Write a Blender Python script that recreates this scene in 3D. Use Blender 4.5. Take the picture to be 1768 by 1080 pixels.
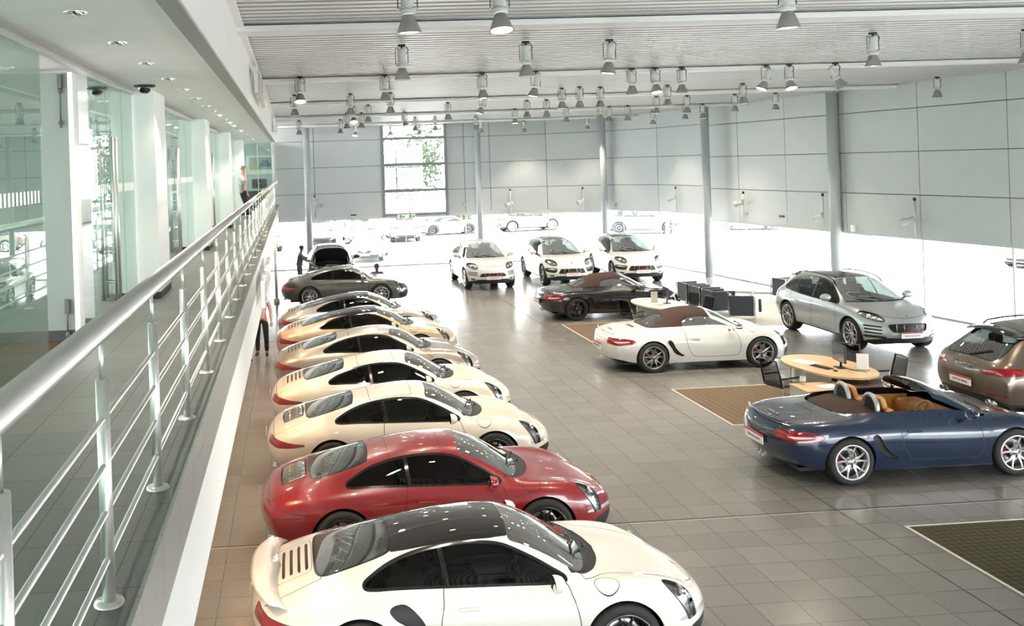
import bpy, bmesh, math, random, copy
import numpy as np
from mathutils import Vector, Matrix
for o in list(bpy.data.objects): bpy.data.objects.remove(o)
C = bpy.context.scene.collection
random.seed(7)
# ---------------------------------------------------------------- camera, sky, exposure
SC = bpy.context.scene
F_PX, CX, CY, CAM_Z = 1634., 614., 285.3, 4.78
def make_camera():
    a = math.atan(109/1634.); sr = .034; cr = math.sqrt(1-sr*sr)
    f = Vector((math.sin(a), math.cos(a), 0)); r0 = Vector((math.cos(a), -math.sin(a), 0)); Z = Vector((0, 0, 1))
    r = r0*cr-Z*sr; u = Z*cr+r0*sr
    cam = bpy.data.cameras.new('camera'); o = bpy.data.objects.new('camera', cam); C.objects.link(o)
    M = Matrix((r, u, -f)).transposed().to_4x4(); M.translation = Vector((0, 0, CAM_Z)); o.matrix_world = M
    cam.sensor_width = 36; cam.lens = F_PX/1768*36; cam.shift_x = (884-CX)/1768; cam.shift_y = (CY-540)/1768; cam.clip_end = 400
    SC.camera = o
make_camera()
W_ = bpy.data.worlds.new('sky'); SC.world = W_; W_.use_nodes = True
_b = W_.node_tree.nodes['Background']; _b.inputs[0].default_value = (.97, .985, 1., 1); _b.inputs[1].default_value = 9.0
SC.view_settings.view_transform = 'Standard'; SC.view_settings.look = 'None'; SC.view_settings.exposure = 0.76; SC.view_settings.gamma = 1
SC.cycles.max_bounces = 10; SC.cycles.diffuse_bounces = 5; SC.cycles.glossy_bounces = 4; SC.cycles.transparent_max_bounces = 24; SC.cycles.transmission_bounces = 6
SC.cycles.sample_clamp_indirect = 6; SC.cycles.caustics_reflective = False; SC.cycles.caustics_refractive = False
def sun_lamp():
    s = bpy.data.lights.new('sun', 'SUN'); s.energy = 2.5; s.angle = .3; s.color = (1, .97, .92); o = bpy.data.objects.new('sun', s); C.objects.link(o)
    o.rotation_euler = (math.radians(18), math.radians(12), 0)
sun_lamp()
LAMP_W = 240.
# ---------------------------------------------------------------- helpers
PI = math.pi
def col_link(o): C.objects.link(o)
def node_mat(name):
    m = bpy.data.materials.new(name); m.use_nodes = True
    nt = m.node_tree; b = nt.nodes['Principled BSDF']
    return m, nt, b
def mat(name, c, rough=.5, metal=0., coat=0., emit=None, es=0., alpha=None, spec=None, trans=0., noise=0., nscale=20., ior=None):
    m, nt, b = node_mat(name)
    b.inputs['Base Color'].default_value = (*c, 1); b.inputs['Roughness'].default_value = rough
    b.inputs['Metallic'].default_value = metal; b.inputs['Coat Weight'].default_value = coat
    b.inputs['Coat Roughness'].default_value = .03
    if spec is not None: b.inputs['Specular IOR Level'].default_value = spec
    if ior: b.inputs['IOR'].default_value = ior
    if trans: b.inputs['Transmission Weight'].default_value = trans
    if emit: b.inputs['Emission Color'].default_value = (*emit, 1); b.inputs['Emission Strength'].default_value = es
    if noise:
        tc = nt.nodes.new('ShaderNodeTexCoord'); n = nt.nodes.new('ShaderNodeTexNoise'); n.inputs['Scale'].default_value = nscale
        n.inputs['Detail'].default_value = 4
        r = nt.nodes.new('ShaderNodeValToRGB')
        r.color_ramp.elements[0].position = .3; r.color_ramp.elements[1].position = .7
        r.color_ramp.elements[0].color = (*[max(0, k*(1-noise)) for k in c], 1); r.color_ramp.elements[1].color = (*[min(1, k*(1+noise)) for k in c], 1)
        nt.links.new(tc.outputs['Object'], n.inputs['Vector']); nt.links.new(n.outputs['Fac'], r.inputs['Fac']); nt.links.new(r.outputs['Color'], b.inputs['Base Color'])
    return m
def glass_mat(name, tint, refl=1.0, ior=1.45, rough=0.0, extra=0.0):
    # thin architectural / car glass: clear straight-through light with fresnel reflection
    m = bpy.data.materials.new(name); m.use_nodes = True; nt = m.node_tree; nt.nodes.clear()
    out = nt.nodes.new('ShaderNodeOutputMaterial'); mx = nt.nodes.new('ShaderNodeMixShader')
    tr = nt.nodes.new('ShaderNodeBsdfTransparent'); gl = nt.nodes.new('ShaderNodeBsdfGlossy'); N = nt.nodes.new; L = nt.links.new
    tr.inputs['Color'].default_value = (*tint, 1); gl.inputs['Roughness'].default_value = rough; gl.inputs['Color'].default_value = (refl, refl, refl, 1)
    g = N('ShaderNodeNewGeometry'); d = N('ShaderNodeVectorMath'); d.operation = 'DOT_PRODUCT'; L(g.outputs['Incoming'], d.inputs[0]); L(g.outputs['Normal'], d.inputs[1])
    def M(op, a, b=None):
        m_ = N('ShaderNodeMath'); m_.operation = op; m_.use_clamp = op != 'ABSOLUTE'
        for i, q in enumerate((a, b)):
            if q is None: continue
            if isinstance(q, (int, float)): m_.inputs[i].default_value = q
            else: L(q, m_.inputs[i])
        return m_.outputs[0]
    f0 = ((ior-1)/(ior+1))**2; c = M('ABSOLUTE', d.outputs['Value']); p = M('POWER', M('SUBTRACT', 1., c), 5.); f = M('ADD', M('MULTIPLY', p, 1-f0), f0+extra)
    L(f, mx.inputs[0]); L(tr.outputs[0], mx.inputs[1]); L(gl.outputs[0], mx.inputs[2]); L(mx.outputs[0], out.inputs[0])
    return m
def paint(name, c, metallic=0., rough=.3, flake=0.):
    m, nt, b = node_mat(name)
    b.inputs['Base Color'].default_value = (*c, 1); b.inputs['Metallic'].default_value = metallic
    b.inputs['Roughness'].default_value = rough; b.inputs['Coat Weight'].default_value = 1.; b.inputs['Coat Roughness'].default_value = .02
    return m

class MB:
    """collects shapes; build() links them as ONE mesh object"""
    def __init__(s): s.v = []; s.f = []; s.m = []; s.sm = []
    def add(s, vs, fs, mi=0, smooth=False):
        n = len(s.v); s.v += [tuple(v) for v in vs]; s.f += [tuple(i+n for i in f) for f in fs]; s.m += [mi]*len(fs); s.sm += [smooth]*len(fs)
        return s
    def box(s, x0, x1, y0, y1, z0, z1, mi=0, bev=0):
        if bev <= 0:
            v = [(x, y, z) for z in (z0, z1) for y in (y0, y1) for x in (x0, x1)]
            return s.add(v, [(0,2,3,1),(4,5,7,6),(0,1,5,4),(2,6,7,3),(0,4,6,2),(1,3,7,5)], mi)
        b = min(bev, (x1-x0)/2.01, (y1-y0)/2.01, (z1-z0)/2.01)
        bm = bmesh.new(); bmesh.ops.create_cube(bm, size=1)
        for v in bm.verts: v.co = Vector(((x0+x1)/2+v.co.x*(x1-x0), (y0+y1)/2+v.co.y*(y1-y0), (z0+z1)/2+v.co.z*(z1-z0)))
        bmesh.ops.bevel(bm, geom=bm.edges[:], offset=b, segments=2, profile=.6, affect='EDGES')
        bm.verts.ensure_lookup_table(); r = s.add([v.co[:] for v in bm.verts], [tuple(v.index for v in f.verts) for f in bm.faces], mi); bm.free(); return r
    def tube(s, pts, r, n=10, mi=0, cap=True, smooth=True):
        pts = [Vector(p) for p in pts]; rs = r if isinstance(r, (list, tuple)) else [r]*len(pts)
        vs = []; fs = []; prev = None
        for i, p in enumerate(pts):
            t = (pts[min(i+1, len(pts)-1)]-pts[max(i-1, 0)]).normalized()
            if prev is None:
                a = Vector((0,0,1)) if abs(t.z) < .9 else Vector((1,0,0)); nx = t.cross(a).normalized()
            else: nx = (prev - t*prev.dot(t)).normalized()
            prev = nx; ny = t.cross(nx)
            vs += [p+(nx*math.cos(2*PI*k/n)+ny*math.sin(2*PI*k/n))*rs[i] for k in range(n)]
        for i in range(len(pts)-1):
            for k in range(n): fs.append((i*n+k, i*n+(k+1)%n, (i+1)*n+(k+1)%n, (i+1)*n+k))
        s.add(vs, fs, mi, smooth)
        if cap:
            m = len(s.v)-len(vs); L = (len(pts)-1)*n
            s.f.append(tuple(m+k for k in range(n-1,-1,-1))); s.m.append(mi); s.sm.append(False)
            s.f.append(tuple(m+L+k for k in range(n))); s.m.append(mi); s.sm.append(False)
        return s
    def lathe(s, prof, n=24, mi=0, M=None, smooth=True, a0=0., a1=2*PI):
        """prof: (r, h) points, axis = local z, placed by matrix M"""
        full = abs(a1-a0-2*PI) < 1e-6; c = n if full else n+1; vs = []; fs = []
        for r, h in prof:
            for k in range(c):
                a = a0+(a1-a0)*k/n; vs.append(Vector((r*math.cos(a), r*math.sin(a), h)))
        if M is not None: vs = [M @ v for v in vs]
        for i in range(len(prof)-1):
            for k in range(n):
                k2 = (k+1) % c; fs.append((i*c+k, i*c+k2, (i+1)*c+k2, (i+1)*c+k))
        return s.add(vs, fs, mi, smooth)
    def prism(s, poly, z0, z1, mi=0, M=None):
        n = len(poly); vs = [Vector((x, y, z0)) for x, y in poly]+[Vector((x, y, z1)) for x, y in poly]
        if M is not None: vs = [M @ v for v in vs]
        return s.add(vs, [tuple(range(n-1,-1,-1)), tuple(range(n, 2*n))]+[(k, (k+1)%n, n+(k+1)%n, n+k) for k in range(n)], mi)
    def quad(s, a, b, c, d, mi=0): return s.add([a,b,c,d], [(0,1,2,3)], mi)
    def ell(s, c, r, mi=0, nu=12, nv=8, M=None):
        prof = [(math.sin(PI*i/nv), -math.cos(PI*i/nv)) for i in range(nv+1)]
        T = Matrix.Translation(c) @ (M or Matrix.Identity(4)) @ Matrix.Diagonal((*r, 1)); return s.lathe(prof, nu, mi, T)
    def mesh(s, name, mats):
        me = bpy.data.meshes.new(name); me.from_pydata([tuple(v) for v in s.v], [], s.f)
        for m in mats: me.materials.append(m)
        me.polygons.foreach_set('material_index', s.m); me.polygons.foreach_set('use_smooth', s.sm); me.validate(); me.update()
        return me
    def build(s, name, mats, parent=None, loc=None, rot=None):
        if not isinstance(mats, (list, tuple)): mats = [mats]
        o = bpy.data.objects.new(name, s.mesh(name, mats)); col_link(o)
        if parent: o.parent = parent
        if loc: o.location = loc
        if rot: o.rotation_euler = rot
        return o
def tag(o, label=None, cat=None, group=None, kind=None):
    if label: o['label'] = label
    if cat: o['category'] = cat
    if group: o['group'] = group
    if kind: o['kind'] = kind
    return o
def empty(name, loc=(0,0,0), rz=0.):
    o = bpy.data.objects.new(name, None); o.empty_display_size = .2; col_link(o); o.location = loc; o.rotation_euler = (0,0,rz); return o
KIDS = {}
def kids(o): return [c for c in bpy.data.objects if c.parent == o]
def copy_tree(o, parent=None):
    c = o.copy(); col_link(c)
    if parent: c.parent = parent
    for ch in kids(o): copy_tree(ch, c)
    return c
def swap(o, table):
    """give a copied thing its own finish: replaces materials by name, on the object, not the shared mesh"""
    for k in [o]+kids(o)+[g for k in kids(o) for g in kids(k)]:
        if k.type != 'MESH': continue
        for s in k.material_slots:
            if s.material and s.material.name in table:
                m = table[s.material.name]; s.link = 'OBJECT'; s.material = m
def struct(o, label=None, kind='structure'):
    o['kind'] = kind
    if label: o['label'] = label
    return o
def text_mb(txt, size, depth=.004, M=None, bold=0.):
    cu = bpy.data.curves.new('t', 'FONT'); cu.body = txt; cu.size = size; cu.extrude = depth; cu.align_x = 'CENTER'; cu.align_y = 'CENTER'; cu.offset = bold
    cu.resolution_u = 3
    o = bpy.data.objects.new('t', cu); col_link(o); dg = bpy.context.evaluated_depsgraph_get(); me = bpy.data.meshes.new_from_object(o.evaluated_get(dg))
    mb = MB(); vs = [v.co.copy() for v in me.vertices]
    if M is not None: vs = [M @ v for v in vs]
    mb.add(vs, [tuple(p.vertices) for p in me.polygons]); bpy.data.objects.remove(o); bpy.data.curves.remove(cu); bpy.data.meshes.remove(me)
    return mb
MAT = {}
def make_mats():
    P = MAT
    P['paint'] = paint('paint', (.8,.78,.74)); P['dark'] = mat('matt_black', (.012,.012,.013), .55); P['gloss_black'] = mat('gloss_black', (.01,.01,.011), .12, coat=.6)
    P['tyre'] = mat('tyre_rubber', (.018,.018,.018), .75); P['disc'] = mat('disc_steel', (.35,.35,.36), .35, 1.)
    P['rim_silver'] = mat('rim_silver', (.62,.62,.62), .25, .9); P['rim_black'] = mat('rim_black', (.02,.02,.022), .25, .3, coat=.5); P['rim_dark'] = mat('rim_titanium', (.28,.265,.25), .28, .8)
    P['red_cal'] = mat('calliper_red', (.5,.01,.01), .35); P['yellow_cal'] = mat('calliper_yellow', (.7,.45,.02), .35)
    P['chrome'] = mat('chrome', (.8,.8,.8), .08, 1.); P['silver'] = mat('satin_silver', (.6,.6,.6), .3, 1.); P['silver_trim'] = mat('silver_trim', (.45,.45,.46), .3, .7)
    P['gold'] = mat('crest_gold', (.55,.38,.10), .3, .8)
    P['car_glass'] = glass_mat('tinted_car_glass', (.16,.18,.18), 1, 1.5); P['back_glass'] = glass_mat('rear_screen_glass', (.16,.18,.17), 1, 1.6, 0, .22); P['suv_glass'] = glass_mat('suv_glass', (.30,.34,.33), 1, 1.5); P['screen_glass'] = glass_mat('windscreen_glass', (.50,.60,.56), 1, 1.65, 0, .46)
    P['roof_glass'] = mat('roof_glass', (.012,.012,.013), .03, 0, coat=1.)
    P['clear'] = glass_mat('clear_lamp_glass', (.95,.95,.95), 1, 1.45); P['lamp_bowl'] = mat('lamp_bowl', (.30,.30,.31), .25, .8); P['lens'] = mat('lamp_lens', (.75,.76,.78), .08, .4, coat=1.)
    P['tail'] = mat('tail_lamp_red', (.26,.001,.004), .15, coat=.6)
    P['leather'] = mat('black_leather', (.02,.02,.021), .5); P['interior'] = mat('cabin_black', (.016,.016,.017), .6); P['tan'] = mat('tan_leather', (.52,.25,.07), .5); P['tan_dark'] = mat('tan_trim', (.40,.19,.055), .55)
    P['soft_top'] = mat('brown_soft_top_fabric', (.040,.019,.011), .9, noise=.25, nscale=60)
    P['plate'] = mat('plate_white', (.8,.8,.8), .4); P['plate_red'] = mat('plate_red', (.5,.06,.05), .4)
# ---------------------------------------------------------------- car bodies
def pchip(tab, xs):
    t = sorted(tab); X = np.array([a for a, b in t], float); Y = np.array([b for a, b in t], float); xs = np.clip(np.asarray(xs, float), X[0], X[-1])
    if len(X) == 2: return Y[0]+(Y[1]-Y[0])*(xs-X[0])/(X[1]-X[0])
    h = np.diff(X); d = np.diff(Y)/h; m = np.zeros(len(X))
    for i in range(1, len(X)-1):
        if d[i-1]*d[i] > 0:
            w1 = 2*h[i]+h[i-1]; w2 = h[i]+2*h[i-1]; m[i] = (w1+w2)/(w1/d[i-1]+w2/d[i])
    m[0] = d[0]; m[-1] = d[-1]
    i = np.clip(np.searchsorted(X, xs)-1, 0, len(h)-1); s = (xs-X[i])/h[i]
    return (2*s**3-3*s**2+1)*Y[i]+(s**3-2*s**2+s)*h[i]*m[i]+(-2*s**3+3*s**2)*Y[i+1]+(s**3-s**2)*h[i]*m[i+1]
def T(s):
    """'x:v x:v ...' -> table"""
    return [tuple(float(q) for q in p.split(':')) for p in s.split()]
def car_surface(D, lev=2):
    """D: rails (y table, z table) from the roof centreline outwards and down to the sill, NT of them on top; end shapes for nose and tail.
       returns the smooth body shell as arrays + faces"""
    R = D['rails']; M = len(R)-1; NT = D['nt']; x0, x1 = D['ends']; n = D.get('n', 30)
    xs = np.unique(np.concatenate([np.linspace(x0, x1, n), np.array(D.get('extra', []))]))
    fr, re = D['front'], D['rear']            # per-rail true end x
    cf, cr_ = D['cf'], D['cr']                # x from where the ends pull in
    P = np.zeros((len(xs), M+1, 3))
    for j, (ty, tz) in enumerate(R):
        X = xs.copy(); q = xs > cf; X[q] = cf+(xs[q]-cf)*(fr[j]-cf)/(x1-cf); q = xs < cr_; X[q] = cr_-(cr_-xs[q])*(cr_-re[j])/(cr_-x0)
        P[:, j, 0] = X; P[:, j, 1] = 0 if j == 0 else pchip(ty, xs); P[:, j, 2] = pchip(tz, xs)
    vs = []; idx = {}; fs = []
    def V(p):
        k = (round(p[0], 5), round(p[1], 5), round(p[2], 5))
        if k not in idx: idx[k] = len(vs); vs.append(k)
        return idx[k]
    def F(*ps):
        ids = []
        for p in ps:
            i = V(p)
            if not ids or i != ids[-1]: ids.append(i)
        if ids[0] == ids[-1]: ids.pop()
        if len(ids) > 2: fs.append(ids)
    def both(a, b, c, d):
        F(a, b, c, d); m = lambda p: (p[0], -p[1], p[2]); F(m(d), m(c), m(b), m(a))
    for i in range(len(xs)-1):
        for j in range(M): both(P[i, j], P[i+1, j], P[i+1, j+1], P[i, j+1])
    for end, capx, sgn in ((len(xs)-1, D['fcap'], 1), (0, D['rcap'], -1)):
        K = M-NT; G = np.zeros((NT+1, K+1, 3))
        for k in range(K+1):
            s = P[end, NT+k]
            for j in range(NT+1):
                if k == 0: G[j, 0] = P[end, j]; continue
                if j == NT: G[j, k] = s; continue
                f = P[end, j, 1]/P[end, NT, 1]; cx = capx[k-1][0]; cz = capx[k-1][1]
                G[j, k] = (s[0]+(cx-s[0])*(1-f**2.2), s[1]*f, s[2]+(cz-s[2])*(1-f*f))
        for j in range(NT):
            for k in range(K):
                q = (G[j, k], G[j, k+1], G[j+1, k+1], G[j+1, k])
                if sgn > 0: both(*q)
                else: both(*q[::-1])
    me = bpy.data.meshes.new('cage'); me.from_pydata(vs, [], fs)
    o = bpy.data.objects.new('cage', me); col_link(o); md = o.modifiers.new('s', 'SUBSURF'); md.levels = lev; md.render_levels = lev
    dg = bpy.context.evaluated_depsgraph_get(); e = bpy.data.meshes.new_from_object(o.evaluated_get(dg))
    bpy.data.objects.remove(o)
    bm = bmesh.new(); bm.from_mesh(e); bmesh.ops.recalc_face_normals(bm, faces=bm.faces[:]); bm.normal_update()
    top = max(bm.faces, key=lambda f: f.calc_center_median().z)
    if top.normal.z < 0: bmesh.ops.reverse_faces(bm, faces=bm.faces[:])
    bm.normal_update()
    S = Shell(); S.v = [v.co[:] for v in bm.verts]; S.n = [v.normal[:] for v in bm.verts]
    S.f = [[v.index for v in f.verts] for f in bm.faces]; S.t = ['body']*len(S.f); bm.free()
    return S
def poly_sdf(poly, P):
    """signed distance (negative inside) of points P (n,2) to a closed polygon"""
    A = np.array(poly, float); B = np.roll(A, -1, 0); d = np.full(len(P), 1e9); ins = np.zeros(len(P), bool)
    for a, b in zip(A, B):
        e = b-a; w = P-a; t = np.clip((w@e)/max(e@e, 1e-12), 0, 1); q = w-t[:, None]*e; d = np.minimum(d, (q**2).sum(1))
        c = ((a[1] <= P[:, 1]) & (b[1] > P[:, 1])) | ((b[1] <= P[:, 1]) & (a[1] > P[:, 1]))
        with np.errstate(divide='ignore', invalid='ignore'): xx = a[0]+(P[:, 1]-a[1])*(b[0]-a[0])/(b[1]-a[1])
        ins ^= c & (P[:, 0] < xx)
    d = np.sqrt(d); return np.where(ins, -d, d)
def smooth_poly(p, n=6):
    """closed Catmull-Rom through the points"""
    q = []; L = len(p)
    for i in range(L):
        a, b, c, d = (np.array(p[(i+k) % L], float) for k in (-1, 0, 1, 2))
        for t in np.linspace(0, 1, n, endpoint=False):
            q.append(tuple(.5*((2*b)+(c-a)*t+(2*a-5*b+4*c-d)*t*t+(3*b-a-3*c+d)*t**3)))
    return q
def line_sdf(pl, P):
    d = np.full(len(P), 1e9)
    for a, b in zip(pl[:-1], pl[1:]):
        a = np.array(a, float); b = np.array(b, float); e = b-a; w = P-a; t = np.clip((w@e)/max(e@e, 1e-12), 0, 1); q = w-t[:, None]*e; d = np.minimum(d, (q**2).sum(1))
    return np.sqrt(d)
class Shell:
    def __init__(s): s.v = []; s.n = []; s.f = []; s.t = []
    def arr(s): return np.array(s.v, float)
    def cut(s, gfun, new, only=('body',)):
        """split every face of the listed tags along g = 0; the inside (g < 0) gets the tag new (None: removed)"""
        P = s.arr(); g = gfun(P); g = np.where(np.abs(g) < 1e-5, 1e-5, g); ed = {}; nf = []; nt = []; g = g.tolist()
        for f, t in zip(s.f, s.t):
            if t not in only: nf.append(f); nt.append(t); continue
            sg = [g[i] < 0 for i in f]
            if all(sg):
                if new is not None: nf.append(f); nt.append(new)
                continue
            if not any(sg): nf.append(f); nt.append(t); continue
            A = []; B = []
            for k, i in enumerate(f):
                j = f[(k+1) % len(f)]
                (A if g[i] < 0 else B).append(i)
                if (g[i] < 0) != (g[j] < 0):
                    key = (min(i, j), max(i, j))
                    if key not in ed:
                        a, b = key; w = g[a]/(g[a]-g[b]); ed[key] = len(s.v)
                        s.v.append(tuple(s.v[a][q]+(s.v[b][q]-s.v[a][q])*w for q in range(3)))
                        m = [s.n[a][q]+(s.n[b][q]-s.n[a][q])*w for q in range(3)]; l = math.sqrt(sum(q*q for q in m)) or 1; s.n.append(tuple(q/l for q in m))
                    A.append(ed[key]); B.append(ed[key])
            if new is not None and len(A) > 2: nf.append(A); nt.append(new)
            if len(B) > 2: nf.append(B); nt.append(t)
        s.f = nf; s.t = nt
        return s
    def part(s, tags, name, mats, parent=None, off=0., thick=0., whole=False):
        """mesh objects of the faces with these tags ({tag: material slot}); separate pieces (left / right) become separate objects.
           parent may be a list of objects: then each piece goes to the nearest one"""
        if isinstance(tags, str): tags = {tags: 0}
        sel = [(f, t) for f, t in zip(s.f, s.t) if t in tags]
        if not sel: return []
        up = {}
        def find(a):
            while up.setdefault(a, a) != a: up[a] = up[up[a]]; a = up[a]
            return a
        if not whole:
            for f, t in sel:
                r = find(f[0])
                for i in f[1:]: up[find(i)] = r
        comps = {}
        for f, t in sel: comps.setdefault(0 if whole else find(f[0]), []).append((f, t))
        cl = sorted(comps.values(), key=len, reverse=True); main = [c for c in cl if len(c) >= max(5, len(cl[0])*.04)]
        for c in cl[len(main):]:
            m = np.mean([s.v[i] for i in c[0][0]], 0); min(main, key=lambda q: np.sum((np.array(s.v[q[0][0][0]])-m)**2)).extend(c)
        out = []
        for c in main:
            mp = {}; vs = []; ns = []; fs = []; mi = []
            for f, t in c:
                g = []
                for i in f:
                    if i not in mp: mp[i] = len(vs); vs.append(tuple(s.v[i][q]+s.n[i][q]*off for q in range(3))); ns.append(s.n[i])
                    g.append(mp[i])
                fs.append(g); mi.append(tags[t])
            if thick:
                ec = {}
                for f in fs:
                    for k in range(len(f)):
                        a, b = f[k], f[(k+1) % len(f)]; ec[(min(a, b), max(a, b))] = ec.get((min(a, b), max(a, b)), 0)+1
                n0 = len(vs); base = list(fs); bm_ = list(mi)
                vs += [tuple(v[q]-n[q]*thick for q in range(3)) for v, n in zip(vs, ns)]; ns += [tuple(-q for q in n) for n in ns]
                for f, m in zip(base, bm_):
                    fs.append([i+n0 for i in reversed(f)]); mi.append(m)
                    for k in range(len(f)):
                        a, b = f[k], f[(k+1) % len(f)]
                        if ec[(min(a, b), max(a, b))] == 1: fs.append([b, a, a+n0, b+n0]); mi.append(m)
            me = bpy.data.meshes.new(name); me.from_pydata(vs, [], fs)
            for m in (mats if isinstance(mats, (list, tuple)) else [mats]): me.materials.append(m)
            me.polygons.foreach_set('material_index', mi); me.polygons.foreach_set('use_smooth', [True]*len(fs)); me.update()
            if not thick: me.normals_split_custom_set_from_vertices(ns)
            o = bpy.data.objects.new(name, me); col_link(o); p = parent; ctr = np.mean(vs, 0); o['_c'] = [float(q) for q in ctr]
            if isinstance(p, list): p = min(p, key=lambda q: sum((a-b)**2 for a, b in zip(q['_c'], ctr)))
            if p: o.parent = p
            out.append(o)
        return out
    def loop(s, poly, proj, w=.005, mask=None, only=('body',), tag='seam'):
        """shut line: a band of half width w along the closed outline"""
        def g1(P):
            d = poly_sdf(poly, proj(P))-w; return np.maximum(d, mask(P)) if mask else d
        s.cut(g1, '_tmp', only); s.cut(lambda P: poly_sdf(poly, proj(P))+w, only[0], ('_tmp',))
        s.t = [tag if t == '_tmp' else t for t in s.t]
def near(objs, p): return min(objs, key=lambda q: sum((a-b)**2 for a, b in zip(q['_c'], p)))
XZ = lambda P: P[:, [0, 2]]
XY = lambda P: np.stack([P[:, 0], np.abs(P[:, 1])], 1)
YZ = lambda P: np.stack([np.abs(P[:, 1]), P[:, 2]], 1)
def side(poly, ymin=.4, zmin=None, off=0., side_=0):
    def g(P):
        d = poly_sdf(poly, XZ(P))+off; d = np.maximum(d, ymin-np.abs(P[:, 1]))
        if side_: d = np.maximum(d, -side_*P[:, 1])
        if zmin is not None: d = np.maximum(d, zmin-P[:, 2])
        return d
    return g
def topv(poly, zmin=.5, off=0., xr=None):
    def g(P):
        d = poly_sdf(poly, XY(P))+off; d = np.maximum(d, zmin-P[:, 2])
        return d
    return g
def endv(poly, xlim, sgn, off=0., yabs=True):
    """seen from the front (sgn 1: x > xlim) or the rear (sgn -1: x < xlim)"""
    def g(P):
        d = poly_sdf(poly, YZ(P) if yabs else P[:, [1, 2]])+off; return np.maximum(d, sgn*(xlim-P[:, 0]))
    return g
def arch(cx, cz, r, ymin=.45):
    return lambda P: np.maximum(np.hypot(P[:, 0]-cx, P[:, 2]-cz)-r, ymin-np.abs(P[:, 1]))
def seam(pl, proj, w=.004, zmin=None, ymin=None):
    def g(P):
        d = line_sdf(pl, proj(P))-w
        if zmin is not None: d = np.maximum(d, zmin-P[:, 2])
        if ymin is not None: d = np.maximum(d, ymin-np.abs(P[:, 1]))
        return d
    return g
def circle(cx, cy, r, n=24, sy=1.): return [(cx+r*math.cos(2*PI*k/n), cy+r*sy*math.sin(2*PI*k/n)) for k in range(n+1)]
def wheel_well(S, cx, cz, r, ymax, name, parent, depth=.34, yo=None):
    """liner swept inwards from the arch edge of the shell itself"""
    ec = {}
    for f, t in zip(S.f, S.t):
        if t not in ('body', 'seam', 'cladding', 'black'): continue
        for k in range(len(f)):
            a, b = f[k], f[(k+1) % len(f)]; q = (min(a, b), max(a, b)); ec[q] = ec.get(q, 0)+1
    for sg in (-1, 1):
        mb = MB(); lip = MB()
        for (a, b), c in ec.items():
            if c != 1: continue
            A, B = S.v[a], S.v[b]
            if all(abs(math.hypot(p[0]-cx, p[2]-cz)-r) < .012 and p[1]*sg > .5 for p in (A, B)):
                m1 = lambda p, d: (p[0], p[1]-sg*d, p[2]); y1 = lambda p: (p[0], sg*.52, p[2])
                lip.quad(A, B, m1(B, .035), m1(A, .035)); mb.quad(m1(A, .035), m1(B, .035), y1(B), y1(A), 1)
        n = 28; vs = [(cx+(r+.002)*math.cos(PI*2*k/n), sg*.52, max(cz+(r+.002)*math.sin(PI*2*k/n), .16)) for k in range(n)]
        mb.add(vs, [tuple(range(n))], 1); mb.add(lip.v, lip.f, 0)
        mb.build('wheel_well', [MAT['paint'], MAT['dark']], parent)

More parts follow.
